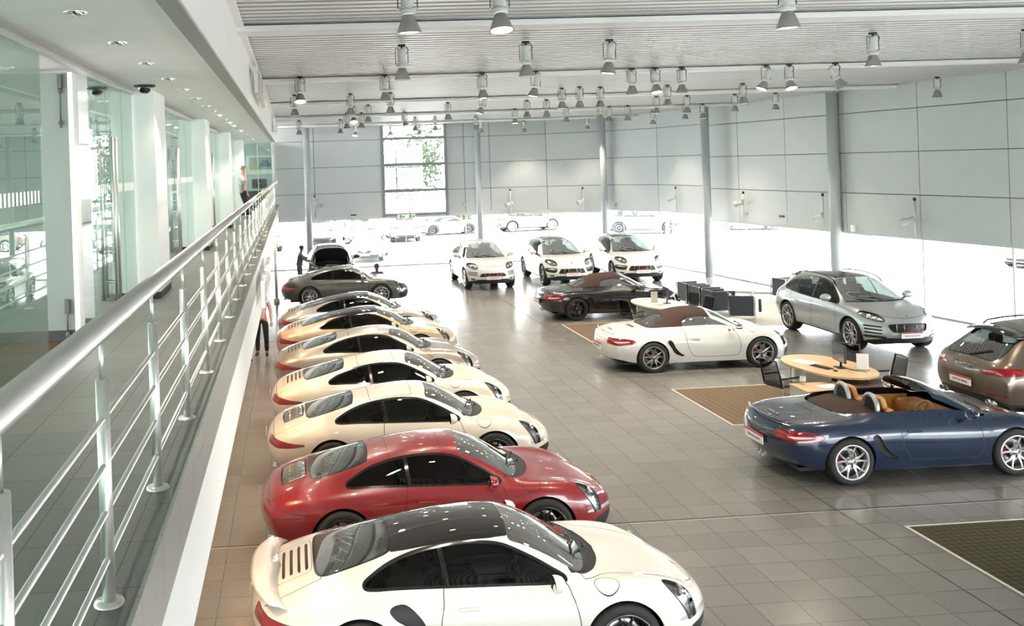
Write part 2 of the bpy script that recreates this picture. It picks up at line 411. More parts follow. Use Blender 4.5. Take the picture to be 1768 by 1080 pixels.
def make_wheel(parent, x, y, r, w, style, sg, rimmat, caliper=None, rr=None):
    """one road wheel: tyre, rim, disc, calliper; sg = side (+1/-1), outer face towards sg*y"""
    M = Matrix.Translation((x, y, r)) @ Matrix.Rotation(-sg*PI/2, 4, 'X'); h = w/2; R = rr or r*.745
    key = (round(r, 3), round(w, 3), style, sg, rimmat.name, caliper.name if caliper else '')
    L = Matrix.Identity(4) @ Matrix.Rotation(-sg*PI/2, 4, 'X')
    if key not in WHEELS:
        t = MB(); t.lathe([(R, -h+.01), (R+.02, -h), (r-.03, -h+.005), (r-.008, -h+.025), (r, -h+.05), (r, h-.05), (r-.008, h-.025), (r-.03, h-.005), (R+.02, h), (R, h-.01)], 40, 0, L)
        for k in range(3): t.lathe([(r+.0008, -h+.07+k*.06), (r+.0008, -h+.08+k*.06)], 40, 1, L)
        a = MB(); a.lathe([(R+.004, h-.004), (R-.006, h+.004), (R-.02, h-.004), (R-.03, h-.03), (R-.035, -h+.02), (R+.004, -h)], 48, 0, L)
        hub = h-.035
        def spoke(ang, r0, r1, w0, w1, z0, z1, th=.022, skew=0.):
            ca, sa = math.cos(ang), math.sin(ang); cb, sb = math.cos(ang+skew), math.sin(ang+skew); vs = []
            for (rr_, ww, zz, c_, s_) in ((r0, w0, z0, ca, sa), ((r0+r1)/2, (w0+w1)/2, (z0+z1)/2+.006, (ca+cb)/2, (sa+sb)/2), (r1, w1, z1, cb, sb)):
                for (q, dz) in ((-ww, -.008), (-ww*.6, 0), (ww*.6, 0), (ww, -.008), (ww*.8, -th), (-ww*.8, -th)): vs.append(L @ Vector((rr_*c_-q*s_, rr_*s_+q*c_, zz+dz)))
            fs = [(s_*6+k, s_*6+(k+1) % 6, (s_+1)*6+(k+1) % 6, (s_+1)*6+k) for s_ in (0, 1) for k in range(6)]; a.add(vs, fs, 0, False)
        if style == 'twin5':
            for k in range(5):
                A = 2*PI*k/5+PI/2
                spoke(A-.10, .05, R-.015, .019, .013, hub, h-.012, skew=-.20); spoke(A+.10, .05, R-.015, .019, .013, hub, h-.012, skew=.20)
        elif style == 'ten':
            for k in range(10): spoke(2*PI*k/10, .04, R-.012, .016, .015, hub, h-.012)
        elif style == 'twenty':
            for k in range(10):
                A = 2*PI*k/10; spoke(A, .04, R*.6, .015, .012, hub, hub+.012); spoke(A, R*.55, R-.012, .009, .009, hub+.01, h-.01, skew=.13); spoke(A, R*.55, R-.012, .009, .009, hub+.01, h-.01, skew=-.13)
        elif style == 'mesh7':
            for k in range(7):
                A = 2*PI*k/7; spoke(A-.08, .05, R-.012, .014, .011, hub, h-.01, skew=-.2); spoke(A+.08, .05, R-.012, .014, .011, hub, h-.01, skew=.2)
        elif style == 'cross10':
            for k in range(10):
                A = 2*PI*k/10; spoke(A, .05, R-.012, .010, .009, hub, h-.01, skew=.33); spoke(A, .05, R-.012, .010, .009, hub, h-.01, skew=-.33)
        elif style == 'five':
            for k in range(5):
                A = 2*PI*k/5+PI/2; spoke(A, .05, R-.012, .035, .03, hub, h-.012); 
        a.lathe([(.001, hub+.012), (.03, hub+.010), (.035, hub), (.075, hub-.002), (.08, hub-.03)], 24, 0, L)
        for k in range(5): q = Vector((.055*math.cos(2*PI*k/5), .055*math.sin(2*PI*k/5), hub)); a.lathe([(.009, -.01), (.009, .006), (.001, .006)], 8, 1, L @ Matrix.Translation(q))
        d = MB(); d.lathe([(R*.36, 0), (R*.36, .02), (R*.8, .02), (R*.8, -.005), (R*.3, -.005)], 36, 0, L @ Matrix.Translation((0, 0, -.01)))
        d.lathe([(.001, .012), (R*.3, .012), (R*.36, 0)], 20, 1, L); d.lathe([(R*.95, -.03), (.02, -.03)], 24, 1, L)
        c = None
        if caliper:
            c = MB(); pts = []
            for k in range(9): pts.append((R*.56*math.cos(-.45+.9*k/8), R*.56*math.sin(-.45+.9*k/8)))
            for k in range(9): pts.append((R*.86*math.cos(.4-.8*k/8), R*.86*math.sin(.4-.8*k/8)))
            c.prism(pts, -.005, .05, 0, L @ Matrix.Rotation(PI*.93, 4, 'Z') if sg < 0 else L @ Matrix.Rotation(PI*.07, 4, 'Z'))
        WHEELS[key] = (t.mesh('tyre', [MAT['tyre'], MAT['dark']]), a.mesh('rim', [rimmat, MAT['dark']]), d.mesh('brake_disc', [MAT['disc'], MAT['dark']]), c.mesh('brake_caliper', [caliper]) if c else None)
    ms = WHEELS[key]; w_ = bpy.data.objects.new('wheel', ms[0]); col_link(w_); w_.parent = parent; w_.location = (x, y, r)
    for nm, me in (('rim', ms[1]), ('brake_disc', ms[2]), ('brake_caliper', ms[3])):
        if me: o = bpy.data.objects.new(nm, me); col_link(o); o.parent = w_
    return w_
WHEELS = {}
def wheels(parent, xr, xf, yr, yf, r, style, rimmat, caliper=None, wr=.29, wf=.245):
    for sg in (-1, 1):
        make_wheel(parent, xr, sg*yr, r, wr, style, sg, rimmat, caliper); make_wheel(parent, xf, sg*yf, r, wf, style, sg, rimmat, caliper)
def seat_part(parent, x, y, z, m, m2, h=.62, shell=None):
    mb = MB()
    prof = [(-.02, 0), (.0, .16), (.06, .17), (.12, .12), (.48, .13), (.54, .08), (.54, -.02), (0, -.04)]
    # cushion
    mb.box(x-.02, x+.50, y-.25, y+.25, z, z+.12, 0, .05)
    for s in (-1, 1): mb.box(x+.02, x+.46, y+s*.22-.05, y+s*.22+.05, z+.06, z+.17, 0, .04)
    R = Matrix.Translation((x, y, z+.1)) @ Matrix.Rotation(-.30, 4, 'Y')
    t = MB(); t.box(-.07, .05, -.24, .24, 0, h, 0, .05)
    for s in (-1, 1): t.box(-.05, .10, s*.20-.05, s*.20+.05, .05, h-.1, 0, .04)
    mb.add([R @ Vector(v) for v in t.v], t.f)
    o = mb.build('seat', [m, m2], parent)
    hmb = MB(); t = MB(); t.box(-.06, .03, -.13, .13, h-.02, h+.17, 0, .05); hmb.add([R @ Vector(v) for v in t.v], t.f); hmb.build('headrest', [m], o)
    return o
def steering(parent, x, y, z, m, m2, r=.185):
    mb = MB(); M = Matrix.Translation((x, y, z)) @ Matrix.Rotation(-PI/2+.38, 4, 'Y')
    pts = [M @ Vector((r*math.cos(2*PI*k/28), r*math.sin(2*PI*k/28), 0)) for k in range(29)]
    mb.tube(pts, .016, 8, 0, False); mb.lathe([(.001, .02), (.06, .015), (.07, -.02), (.03, -.10)], 16, 1, M)
    for a in (0, PI, -PI/2): mb.tube([M @ Vector((.04*math.cos(a+PI/2), .04*math.sin(a+PI/2), 0)), M @ Vector((r*math.cos(a+PI/2), r*math.sin(a+PI/2), 0))], .014, 6, 1)
    return mb.build('steering_wheel', [m, m2], parent)
def mirror_part(parent, x, y, z, sg, m, sc=1.):
    mb = MB(); M = Matrix.Translation((x, sg*y, z)); n = 14
    # tear-drop housing: rounded front, flat glass at the back (-x)
    prof = [(.001, .085), (.03, .082), (.055, .065), (.07, .035), (.075, 0), (.072, -.02)]
    S_ = M @ Matrix.Diagonal((sc, sc*1.45, sc, 1)) @ Matrix.Translation((0, sg*.055, .055)) @ Matrix.Rotation(PI/2, 4, 'Y')
    mb.lathe(prof, 18, 0, S_); 
    mb.tube([M @ Vector((.02, -sg*.06, -.03)), M @ Vector((.02, sg*.03, .0)), M @ Vector((.02, sg*.07*sc, .03))], [.03, .022, .03], 8, 1)
    o = mb.build('door_mirror', [m, MAT['dark']], parent)
    g = MB(); g.lathe([(.001, -.016), (.066, -.016), (.072, -.02)], 18, 0, S_); g.build('mirror_glass', [MAT['chrome']], o)
    return o
def lamp_inner(parent, x, y, z, r, dirx=1, name='lamp_lens', m=None, tilt=0.):
    mb = MB(); M = Matrix.Translation((x, y, z)) @ Matrix.Rotation(dirx*(PI/2+tilt), 4, 'Y')
    mb.lathe([(r*1.15, 0), (r*1.15, .02), (r, .022), (r*.95, .0)], 20, 1, M); mb.ell((x, y, z), (r*.5, r*.9, r*.9), 0, 14, 8)
    return mb.build(name, [m or MAT['lens'], MAT['chrome']], parent)
def plate_part(parent, x, y, z, rz=0., tilt=0., w=.52, h=.11, mred=True, dirx=-1):
    mb = MB(); M = Matrix.Translation((x, y, z)) @ Matrix.Rotation(rz, 4, 'Z') @ Matrix.Rotation(tilt, 4, 'Y')
    t = MB(); t.box(-.012, .0, -w/2, w/2, -h/2, h/2, 0, .004) if False else t.box(-.008, .008, -w/2, w/2, -h/2, h/2, 0)
    t.box(-.009, .009, -w/2-.008, w/2+.008, h/2, h/2+.03, 1)
    mb.add([M @ Vector(v) for v in t.v], t.f); mb.m = t.m[:]
    o = mb.build('dealer_plate', [MAT['plate'], MAT['plate_red']], parent)
    o['label'] = 'white dealer plate under a red strip'
    q = text_mb('PORSCHE CENTRE', .045, .001, M @ Matrix.Translation((dirx*.0095, 0, 0)) @ Matrix.Rotation(dirx*PI/2, 4, 'Z') @ Matrix.Rotation(PI/2, 4, 'X'))
    q.build('plate_text', [MAT['dark']], o)
    return o
SP = lambda p: smooth_poly(p, 4)
YM = lambda P: .5-np.abs(P[:, 1])
# ---------------------------------------------------------------- the three body families
def rz(*prs): return [(T(a), T(b)) for a, b in prs]
D911 = dict(nt=4, ends=(.10, 4.42), n=24, cf=3.85, cr=.55, extra=[.3, 2.5, 3.2, 3.3],
 rails=rz(('0:0 5:0', '.10:.765 .25:.845 .5:.935 .8:1.03 1.1:1.112 1.4:1.185 1.7:1.245 2.0:1.285 2.25:1.302 2.5:1.29 2.72:1.235 2.95:1.125 3.12:1.015 3.24:.935 3.36:.893 3.7:.835 4.0:.762 4.2:.695 4.42:.585'),
  ('.10:.28 .8:.34 1.4:.31 2.3:.29 2.9:.34 3.3:.36 4.0:.33 4.42:.28', '.10:.765 .25:.84 .5:.928 .8:1.02 1.1:1.10 1.4:1.172 1.7:1.23 2.0:1.27 2.25:1.287 2.5:1.275 2.72:1.215 2.95:1.10 3.12:.99 3.24:.918 3.36:.880 3.7:.825 4.0:.757 4.2:.69 4.42:.58'),
  ('.10:.52 .5:.58 .8:.60 1.2:.57 1.7:.545 2.3:.55 2.6:.565 2.9:.615 3.1:.655 3.3:.61 3.5:.56 3.8:.51 4.2:.44 4.42:.40', '.10:.755 .25:.825 .5:.905 .8:.985 1.2:1.08 1.7:1.175 2.0:1.215 2.3:1.228 2.55:1.195 2.75:1.12 2.95:1.015 3.1:.925 3.3:.872 3.5:.842 3.8:.795 4.2:.685 4.42:.565'),
  ('.10:.66 .5:.735 .8:.76 1.2:.755 1.7:.745 2.3:.748 2.8:.755 3.1:.75 3.3:.735 3.5:.72 3.8:.70 4.0:.675 4.2:.63 4.42:.54', '.10:.74 .25:.80 .5:.86 .8:.90 1.2:.918 1.7:.905 2.3:.888 2.8:.868 3.1:.862 3.3:.872 3.5:.878 3.8:.85 4.0:.80 4.2:.715 4.42:.555'),
  ('.10:.75 .5:.845 .8:.875 1.1:.87 1.5:.845 2.0:.82 2.5:.815 3.0:.825 3.3:.845 3.5:.85 3.8:.83 4.0:.79 4.2:.73 4.42:.62', '.10:.70 .5:.79 .8:.825 1.1:.83 1.5:.81 2.0:.80 2.5:.79 3.0:.79 3.3:.81 3.5:.815 3.8:.775 4.0:.715 4.2:.64 4.42:.515'),
  ('.10:.79 .5:.895 .8:.925 1.1:.925 1.5:.895 2.0:.868 2.5:.862 3.0:.875 3.3:.895 3.5:.90 3.8:.885 4.0:.85 4.2:.78 4.42:.66', '.10:.60 .8:.64 1.5:.62 2.5:.60 3.5:.64 4.0:.56 4.42:.42'),
  ('.10:.78 .5:.885 .8:.92 1.1:.92 1.5:.875 2.0:.85 2.5:.85 3.0:.865 3.5:.895 4.0:.845 4.42:.65', '.10:.42 .8:.42 1.5:.38 2.5:.36 3.5:.40 4.42:.28'),
  ('.10:.70 .8:.87 1.5:.835 2.5:.82 3.5:.865 4.0:.815 4.42:.62', '.10:.27 .8:.21 2.5:.175 3.5:.175 4.42:.165')),
 front=[4.42, 4.41, 4.37, 4.28, 4.23, 4.23, 4.24, 4.19], rear=[.10, .10, .12, .17, .21, .20, .22, .26],
 fcap=[(4.50, .43), (4.495, .30), (4.43, .165)], rcap=[(.0, .60), (.015, .44), (.10, .27)])
DBOX = dict(nt=4, ends=(.10, 4.29), n=24, cf=3.75, cr=.55, extra=[.3, 1.1, 1.2, 2.5],
 rails=rz(('0:0 5:0', '.10:.80 .25:.845 .5:.885 .8:.915 1.0:.935 1.12:.965 1.3:1.06 1.5:1.155 1.75:1.235 2.0:1.27 2.2:1.28 2.42:1.27 2.62:1.215 2.85:1.10 3.02:.995 3.14:.92 3.26:.878 3.6:.82 3.9:.745 4.1:.67 4.29:.57'),
  ('.10:.28 .8:.34 1.4:.31 2.3:.29 2.9:.34 3.3:.36 4.0:.33 4.29:.28', '.10:.80 .25:.84 .5:.88 .8:.905 1.0:.925 1.12:.95 1.3:1.04 1.5:1.135 1.75:1.215 2.0:1.25 2.2:1.262 2.42:1.25 2.62:1.195 2.85:1.075 3.02:.97 3.14:.903 3.26:.865 3.6:.81 3.9:.74 4.1:.665 4.29:.565'),
  ('.10:.52 .5:.58 .9:.60 1.3:.57 1.7:.56 2.3:.565 2.6:.585 2.85:.63 3.0:.655 3.2:.60 3.4:.55 3.7:.50 4.1:.43 4.29:.39', '.10:.79 .25:.83 .5:.87 .8:.885 1.0:.895 1.2:.945 1.4:1.03 1.65:1.125 1.95:1.19 2.25:1.205 2.5:1.165 2.7:1.07 2.9:.96 3.03:.895 3.2:.86 3.4:.832 3.7:.79 4.1:.67 4.29:.55'),
  ('.10:.66 .5:.735 .8:.755 1.2:.75 1.7:.745 2.3:.748 2.8:.752 3.0:.75 3.3:.73 3.5:.71 3.8:.68 4.0:.65 4.29:.53', '.10:.765 .25:.815 .5:.86 .8:.885 1.2:.895 1.7:.88 2.3:.865 2.8:.853 3.0:.85 3.2:.86 3.4:.868 3.7:.84 3.95:.775 4.1:.70 4.29:.54'),
  ('.10:.75 .5:.835 .8:.865 1.1:.86 1.5:.84 2.0:.815 2.5:.81 3.0:.82 3.3:.84 3.5:.84 3.8:.80 4.0:.755 4.29:.61', '.10:.715 .5:.79 .8:.82 1.1:.82 1.5:.80 2.0:.785 2.5:.775 3.0:.775 3.3:.80 3.5:.80 3.8:.73 4.0:.665 4.29:.50'),
  ('.10:.79 .5:.88 .8:.905 1.1:.905 1.5:.88 2.0:.86 2.5:.857 3.0:.87 3.3:.885 3.5:.888 3.8:.86 4.0:.81 4.29:.65', '.10:.60 .8:.64 1.5:.62 2.5:.60 3.5:.64 4.0:.53 4.29:.41'),
  ('.10:.77 .5:.865 .8:.90 1.1:.90 1.5:.865 2.0:.845 2.5:.845 3.0:.86 3.5:.885 4.0:.81 4.29:.64', '.10:.42 .8:.42 1.5:.38 2.5:.36 3.5:.40 4.29:.27'),
  ('.10:.70 .8:.85 1.5:.825 2.5:.815 3.5:.855 4.0:.78 4.29:.61', '.10:.29 .8:.21 2.5:.175 3.5:.175 4.29:.16')),
 front=[4.29, 4.28, 4.24, 4.15, 4.10, 4.10, 4.11, 4.06], rear=[.10, .10, .12, .17, .21, .20, .22, .26],
 fcap=[(4.375, .42), (4.37, .29), (4.30, .16)], rcap=[(.01, .62), (.0, .45), (.10, .28)])
DSUV = dict(nt=4, ends=(.08, 4.62), n=24, cf=3.95, cr=.5, extra=[.2, .8, 3.5, 3.4],
 rails=rz(('0:0 5:0', '.08:1.00 .15:1.06 .3:1.19 .5:1.36 .7:1.50 .82:1.57 1.2:1.62 1.8:1.64 2.3:1.62 2.6:1.57 2.9:1.44 3.2:1.27 3.42:1.13 3.55:1.085 3.9:1.055 4.2:1.01 4.45:.935 4.62:.82'),
  ('.08:.35 1.2:.34 2.5:.34 3.4:.40 4.62:.32', '.08:.995 .15:1.055 .3:1.183 .5:1.35 .7:1.49 .82:1.56 1.2:1.608 1.8:1.628 2.3:1.606 2.6:1.55 2.9:1.415 3.2:1.24 3.42:1.105 3.55:1.07 3.9:1.042 4.2:1.0 4.45:.93 4.62:.815'),
  ('.08:.58 .3:.62 .7:.62 1.2:.62 2.0:.63 2.6:.645 3.0:.70 3.3:.745 3.45:.74 3.6:.69 4.0:.62 4.4:.53 4.62:.45', '.08:.985 .3:1.165 .5:1.32 .7:1.455 1.2:1.555 1.8:1.58 2.3:1.555 2.7:1.46 3.0:1.30 3.2:1.17 3.35:1.095 3.5:1.068 3.6:1.06 4.0:1.03 4.4:.915 4.62:.79'),
  ('.08:.74 .3:.81 .7:.845 1.2:.865 2.0:.875 3.0:.875 3.4:.87 3.7:.85 4.0:.81 4.4:.72 4.62:.59', '.08:.965 .3:1.085 .7:1.09 1.2:1.055 2.0:1.025 3.0:1.02 3.3:1.03 3.6:1.04 4.0:1.01 4.4:.895 4.62:.75'),
  ('.08:.82 .3:.885 .7:.92 1.2:.92 2.0:.92 3.0:.925 3.7:.93 4.0:.905 4.4:.81 4.62:.67', '.08:.92 .3:.98 .7:.98 1.2:.95 2.0:.93 3.0:.93 3.7:.955 4.0:.92 4.4:.81 4.62:.68'),
  ('.08:.87 .3:.93 .9:.968 1.4:.95 2.0:.94 3.0:.945 3.7:.968 4.0:.955 4.4:.87 4.62:.71', '.08:.75 .9:.75 2:.72 3.7:.75 4.62:.56'),
  ('.08:.87 .9:.958 2:.93 3:.93 3.7:.958 4.1:.945 4.4:.88 4.62:.73', '.08:.55 .9:.5 2:.45 3.7:.48 4.62:.42'),
  ('.08:.80 .9:.925 2:.90 3.7:.925 4.4:.83 4.62:.69', '.08:.34 .9:.30 2:.27 3.7:.27 4.62:.26')),
 front=[4.62, 4.61, 4.57, 4.47, 4.42, 4.42, 4.44, 4.40], rear=[.08, .08, .10, .15, .19, .17, .17, .22],
 fcap=[(4.72, .62), (4.74, .44), (4.68, .27)], rcap=[(.0, .74), (.01, .52), (.07, .34)])

BODYMAP = {'body': 0, 'seam': 1, 'black': 1, 'bottom': 1}
def body_mats(): return [MAT['paint'], MAT['dark']]
def common_interior(parent, xs, zs, m, m2, xd, zd, xst, ydrv=-.36, yw=.62, dashw=.66, rear=False, sz=.52, sh=.62):
    for s in (-1, 1): seat_part(parent, xs, s*.36, zs, m, m2, sh)
    mb = MB(); mb.box(xd, xd+.42, -dashw, dashw, zd-.20, zd, 0, .06); mb.box(xd-.10, xd+.2, ydrv-.2, ydrv+.2, zd-.10, zd+.045, 0, .05)
    mb.box(xs+.1, xd+.1, -.12, .12, zs-.02, zs+.20, 0, .04); mb.box(xd-.012, xd+.01, -dashw+.04, dashw-.04, zd-.12, zd-.10, 1)
    mb.build('dashboard', [m2, MAT['silver']], parent)
    mb = MB(); mb.box(xs-.35, xd+.4, -yw-.08, yw+.08, zs-.14, zs-.10); mb.build('cabin_floor', [m2], parent)
    steering(parent, xst, ydrv, zd+.01, m2, m2)
    if rear:
        mb = MB()
        for s in (-1, 1): mb.box(xs-.95, xs-.5, s*.36-.3, s*.36+.3, zs, zs+.14, 0, .05)
        mb.box(xs-1.08, xs-.92, -.62, .62, zs+.1, zs+.62, 0, .06)
        for s in (-1, 1): mb.box(xs-1.06, xs-.94, s*.4-.13, s*.4+.13, zs+.6, zs+.76, 0, .05)
        mb.build('rear_seat', [m], parent)
def wiper_part(parent, pts, m=None):
    mb = MB(); mb.tube(pts, .009, 6, 0); a = Vector(pts[-1]); mb.tube([Vector(pts[0])+Vector((0,0,.004)), Vector(pts[0])+Vector((.02,0,-.01))], .018, 8, 0)
    return mb.build('windscreen_wiper', [MAT['dark']], parent)
def text_on(S_, txt, size, x, z, tilt, parent, m, dirx=-1, y=0.):
    M = Matrix.Translation((x, y, z)) @ Matrix.Rotation(dirx*PI/2, 4, 'Z') @ Matrix.Rotation(tilt, 4, 'X')
    o = text_mb(txt, size, .003, M, .002).build('badge_lettering', [m], parent); return o

def make_911(turbo=False, roofglass=False, grille='fine', rim='twin5', rimmat='rim_dark', cal='red_cal', name='sports_coupe'):
    S = SURF.get('911')
    if S is None: S = SURF['911'] = car_surface(D911, 3)
    S = copy.deepcopy(S); root = empty(name)
    rx, fx, wr_ = 1.015, 3.465, .345
    S.cut(arch(rx, wr_-.005, .385), None); S.cut(arch(fx, wr_-.005, .38), None)
    dlo = smooth_poly([(1.09,.942),(1.17,.99),(1.35,1.065),(1.62,1.135),(1.95,1.180),(2.2,1.185),(2.42,1.158),(2.66,1.06),(2.84,.965),(2.955,.893),(2.80,.882),(2.4,.893),(1.85,.908),(1.4,.922),(1.16,.925)], 5)
    S.cut(side(dlo, .42, off=-.022), 'trim'); S.cut(side(dlo, .42, off=0), 'glass_side', ('trim',))
    S.cut(side([(1.775,1.3),(1.84,.8),(1.885,.8),(1.82,1.3)], .42), 'trim', ('glass_side',))
    S.cut(side([(0,1.4),(1.80,1.4),(1.86,.8),(0,.8)], .42), 'glass_quarter', ('glass_side',))
    ws = smooth_poly([(2.505,.02),(2.50,.25),(2.475,.46),(2.50,.515),(2.62,.535),(2.85,.585),(3.03,.635),(3.10,.645),(3.17,.56),(3.23,.35),(3.265,.12),(3.27,0),(3.265,-.2),(2.505,-.2)], 4)
    cw = smooth_poly([(3.0,.60),(3.08,.668),(3.18,.645),(3.29,.52),(3.385,.30),(3.42,.08),(3.42,-.2),(3.0,-.2)], 5)
    S.cut(topv(ws, .8), 'windscreen'); S.cut(topv(cw, .8), 'cowl')
    rw = smooth_poly([(.63,0),(.635,.3),(.66,.47),(.74,.54),(.95,.535),(1.20,.50),(1.34,.455),(1.365,.38),(1.385,.2),(1.39,0),(1.39,-.3),(.63,-.3)], 4)
    S.cut(topv(rw, .8), 'rear_window'); S.cut(topv(rw, .8, off=.028), 'rear_glass', ('rear_window',))
    if roofglass:
        rg = [(1.38,-.3),(1.385,.2),(1.35,.46),(1.5,.475),(2.0,.49),(2.3,.49),(2.475,.465),(2.50,.25),(2.505,-.3)]
        S.cut(topv(rg, .9), 'roof_glass')
        for x in (1.62, 2.27): S.cut(topv([(x, -.3), (x, .6), (x+.008, .6), (x+.008, -.3)], .9), 'trim', ('roof_glass',))
    else:
        S.loop([(1.62,-.3),(1.62,.45),(2.27,.46),(2.27,-.3)], XY, .004, lambda P: 1.1-P[:, 2])
    # lamps
    hl = smooth_poly([(3.885,.695),(3.925,.755),(4.03,.765),(4.14,.728),(4.205,.665),(4.185,.62),(4.08,.612),(3.96,.64)], 5)
    S.cut(topv(hl, .45, off=-.012), 'seam'); S.cut(topv(hl, .45), 'headlamp', ('seam',))
    tl = smooth_poly([(-.05,.735),(.10,.725),(.24,.70),(.40,.672),(.60,.652),(.50,.628),(.32,.612),(.15,.608),(.04,.615),(-.05,.625)], 5)
    S.cut(side(tl, .40, off=-.008), 'seam'); S.cut(side(tl, .40), 'tail_lamp', ('seam',))
    # seams
    S.loop(SP([(1.83,.93),(1.80,.75),(1.77,.60),(1.80,.42),(1.88,.33),(2.0,.30),(2.9,.29),(3.02,.36),(3.05,.5),(3.03,.65),(2.99,.78),(2.93,.88),(2.6,1.0),(2.0,1.1)]), XZ, .0045, YM)
    S.loop(circle(3.33,.775,.115, sy=.66)[:-1], XY, .003, lambda P: .6-P[:, 2])
    S.loop(SP([(3.2,-.63),(3.1,.64),(3.4,.60),(3.8,.545),(4.1,.48),(4.27,.36),(4.34,.2),(4.36,-.1),(4.3,-.5)]), XY, .004, lambda P: .5-P[:, 2])
    S.loop([(.80,-.5),(.70,.55),(.45,.60),(.25,.62),(.15,.56),(.12,-.3)], XY, .004, lambda P: .7-P[:, 2])
    # nose intakes and side marker
    S.cut(endv(smooth_poly([(.34,.21),(.36,.36),(.60,.39),(.74,.37),(.73,.25),(.6,.20)], 4), 4.0, 1), 'black')
    S.cut(endv([(-.3,.19),(.28,.19),(.26,.31),(-.3,.31)], 4.3, 1), 'black')
    S.cut(endv(smooth_poly([(.40,.425),(.60,.45),(.80,.47),(.80,.50),(.60,.49),(.40,.46)], 4), 3.95, 1), 'front_lamp')
    S.cut(lambda P: np.maximum(P[:, 2]-.235, P[:, 0]-.5), 'black')
    S.cut(endv([(-.3,.30),(.36,.30),(.36,.42),(-.3,.42)], .3, -1), 'black')
    S.cut(lambda P: P[:, 2]-.19, 'black')
    if turbo:
        S.cut(side(smooth_poly([(1.30,.76),(1.36,.80),(1.47,.79),(1.60,.66),(1.66,.50),(1.62,.42),(1.55,.46),(1.48,.60),(1.36,.68)], 5), .5), 'intake')
    # engine lid grille
    if grille == 'fine':
        S.cut(topv(smooth_poly([(.30,-.3),(.30,.30),(.33,.345),(.57,.335),(.60,.30),(.60,-.3)], 3), .7), 'grille')
    else:
        for k in range(4):
            x = .33+.075*k; S.cut(topv([(x,-.3),(x,.28),(x+.02,.34),(x+.032,.28),(x+.026,-.3)], .7), 'black')
        S.loop([(.27,-.3),(.27,.33),(.30,.39),(.60,.38),(.62,.3),(.62,-.3)], XY, .003, lambda P: .7-P[:, 2])
    b = S.part(BODYMAP, 'body_shell', body_mats(), root, whole=True)
    und = MB(); und.box(.35, 4.2, -.6, .6, .15, .20); und.build('underbody', [MAT['dark']], root)
    wheel_well(S, rx, wr_-.005, .385, .9, 'w', root); wheel_well(S, fx, wr_-.005, .38, .9, 'w', root)
    S.part('trim', 'window_trim', [MAT['gloss_black']], root)
    S.part('cowl', 'cowl_panel', [MAT['dark']], root, off=-.006)
    S.part('glass_side', 'door_window', [MAT['car_glass']], root, off=-.004)
    S.part('glass_quarter', 'quarter_window', [MAT['car_glass']], root, off=-.004)
    S.part('windscreen', 'windscreen', [MAT['screen_glass']], root, off=-.003)
    S.part('rear_window', 'rear_window_frame', [MAT['gloss_black']], root, off=-.002)
    S.part('rear_glass', 'rear_window', [MAT['back_glass']], root, off=-.004)
    if roofglass: S.part('roof_glass', 'glass_roof', [MAT['roof_glass']], root, off=.001)
    h = S.part('headlamp', 'headlamp', [MAT['clear']], root); S.part('headlamp', 'headlamp_bowl', [MAT['lamp_bowl']], h, off=-.03)
    for s in (-1, 1): lamp_inner(near(h, (4.1, s*.66, .7)), 4.07, s*.665, .690, .045, 1, tilt=-.5)
    S.part('tail_lamp', 'tail_lamp', [MAT['tail']], root, off=.002)
    S.part('front_lamp', 'indicator_lamp', [MAT['lens']], root, off=.002)
    if turbo:
        S.part('intake', 'side_intake', [MAT['dark']], root, off=-.03)
    if grille == 'fine':
        S.part('grille', 'grille_recess', [MAT['dark']], root, off=-.012)
        mb = MB()
        for k in range(13):
            y = -.315+.63*k/12; zf = lambda x: float(pchip(D911['rails'][0][1], [x])[0])-.08*y*y
            mb.tube([(x, y, zf(x)-.004) for x in (.31, .40, .50, .59)], .009, 5, 0)
        mb.build('engine_grille', [MAT['chrome']], root)
    # mirrors, handles, exhausts, plate
    for s in (-1, 1): mirror_part(root, 2.80, .885, .90, s, MAT['paint'])
    for s in (-1, 1):
        mb = MB(); mb.box(1.93, 2.13, s*.856-.012, s*.856+.012, .705, .735, 0, .01); mb.build('door_handle', [MAT['paint']], root)
        for q in (.50, .60): mb = MB(); mb.lathe([(.001, .05), (.036, .05), (.042, -.02), (.042, .06), (.036, .06)], 16, 0, Matrix.Translation((.14, s*q, .28)) @ Matrix.Rotation(PI/2, 4, 'Y')); mb.build('exhaust_pipe', [MAT['chrome']], root)
    wiper_part(root, [(3.30, .25, .925), (3.20, -.05, .975), (3.12, -.38, .985)]); wiper_part(root, [(3.30, -.10, .935), (3.16, -.35, .975), (3.06, -.56, .945)])
    cr = MB(); cr.prism([(.032*a, .032*b) for a, b in ((-.8,1),(.8,1),(.85,.2),(.5,-.7),(0,-1.1),(-.5,-.7),(-.85,.2))], 0, .004, 0, Matrix.Translation((4.26, 0, .668)) @ Matrix.Rotation(.38, 4, 'Y') @ Matrix.Rotation(-PI/2, 4, 'Z'))
    cr.build('bonnet_crest', [MAT['gold']], root)
    if turbo:
        # fixed wing on the tail
        n = 22; vs = []; fs = []
        def wing(t, u):
            y = -.80+1.60*t; a = abs(y)/.80; x0 = .02+.20*a**2.6; ch = .17+.13*(1-a); x = x0+ch*u
            z = .875-.03*a**3+.05*math.sin(PI*min(1, u*.8))*.2-.05*u*(a**2)+.012*(1-u)
            return x, y, z
        ring = [(0, .0), (.15, .018), (.5, .022), (1, .0), (.6, -.03), (.2, -.025)]
        for i in range(n+1):
            t = i/n
            for u, dz in ring: x, y, z = wing(t, u); vs.append((x, y, z+dz*(1 if i not in (0, n) else .1)))
        m = len(ring)
        for i in range(n):
            for k in range(m): fs.append((i*m+k, (i+1)*m+k, (i+1)*m+(k+1) % m, i*m+(k+1) % m))
        fs += [tuple(range(m)), tuple(range(n*m+m-1, n*m-1, -1))]
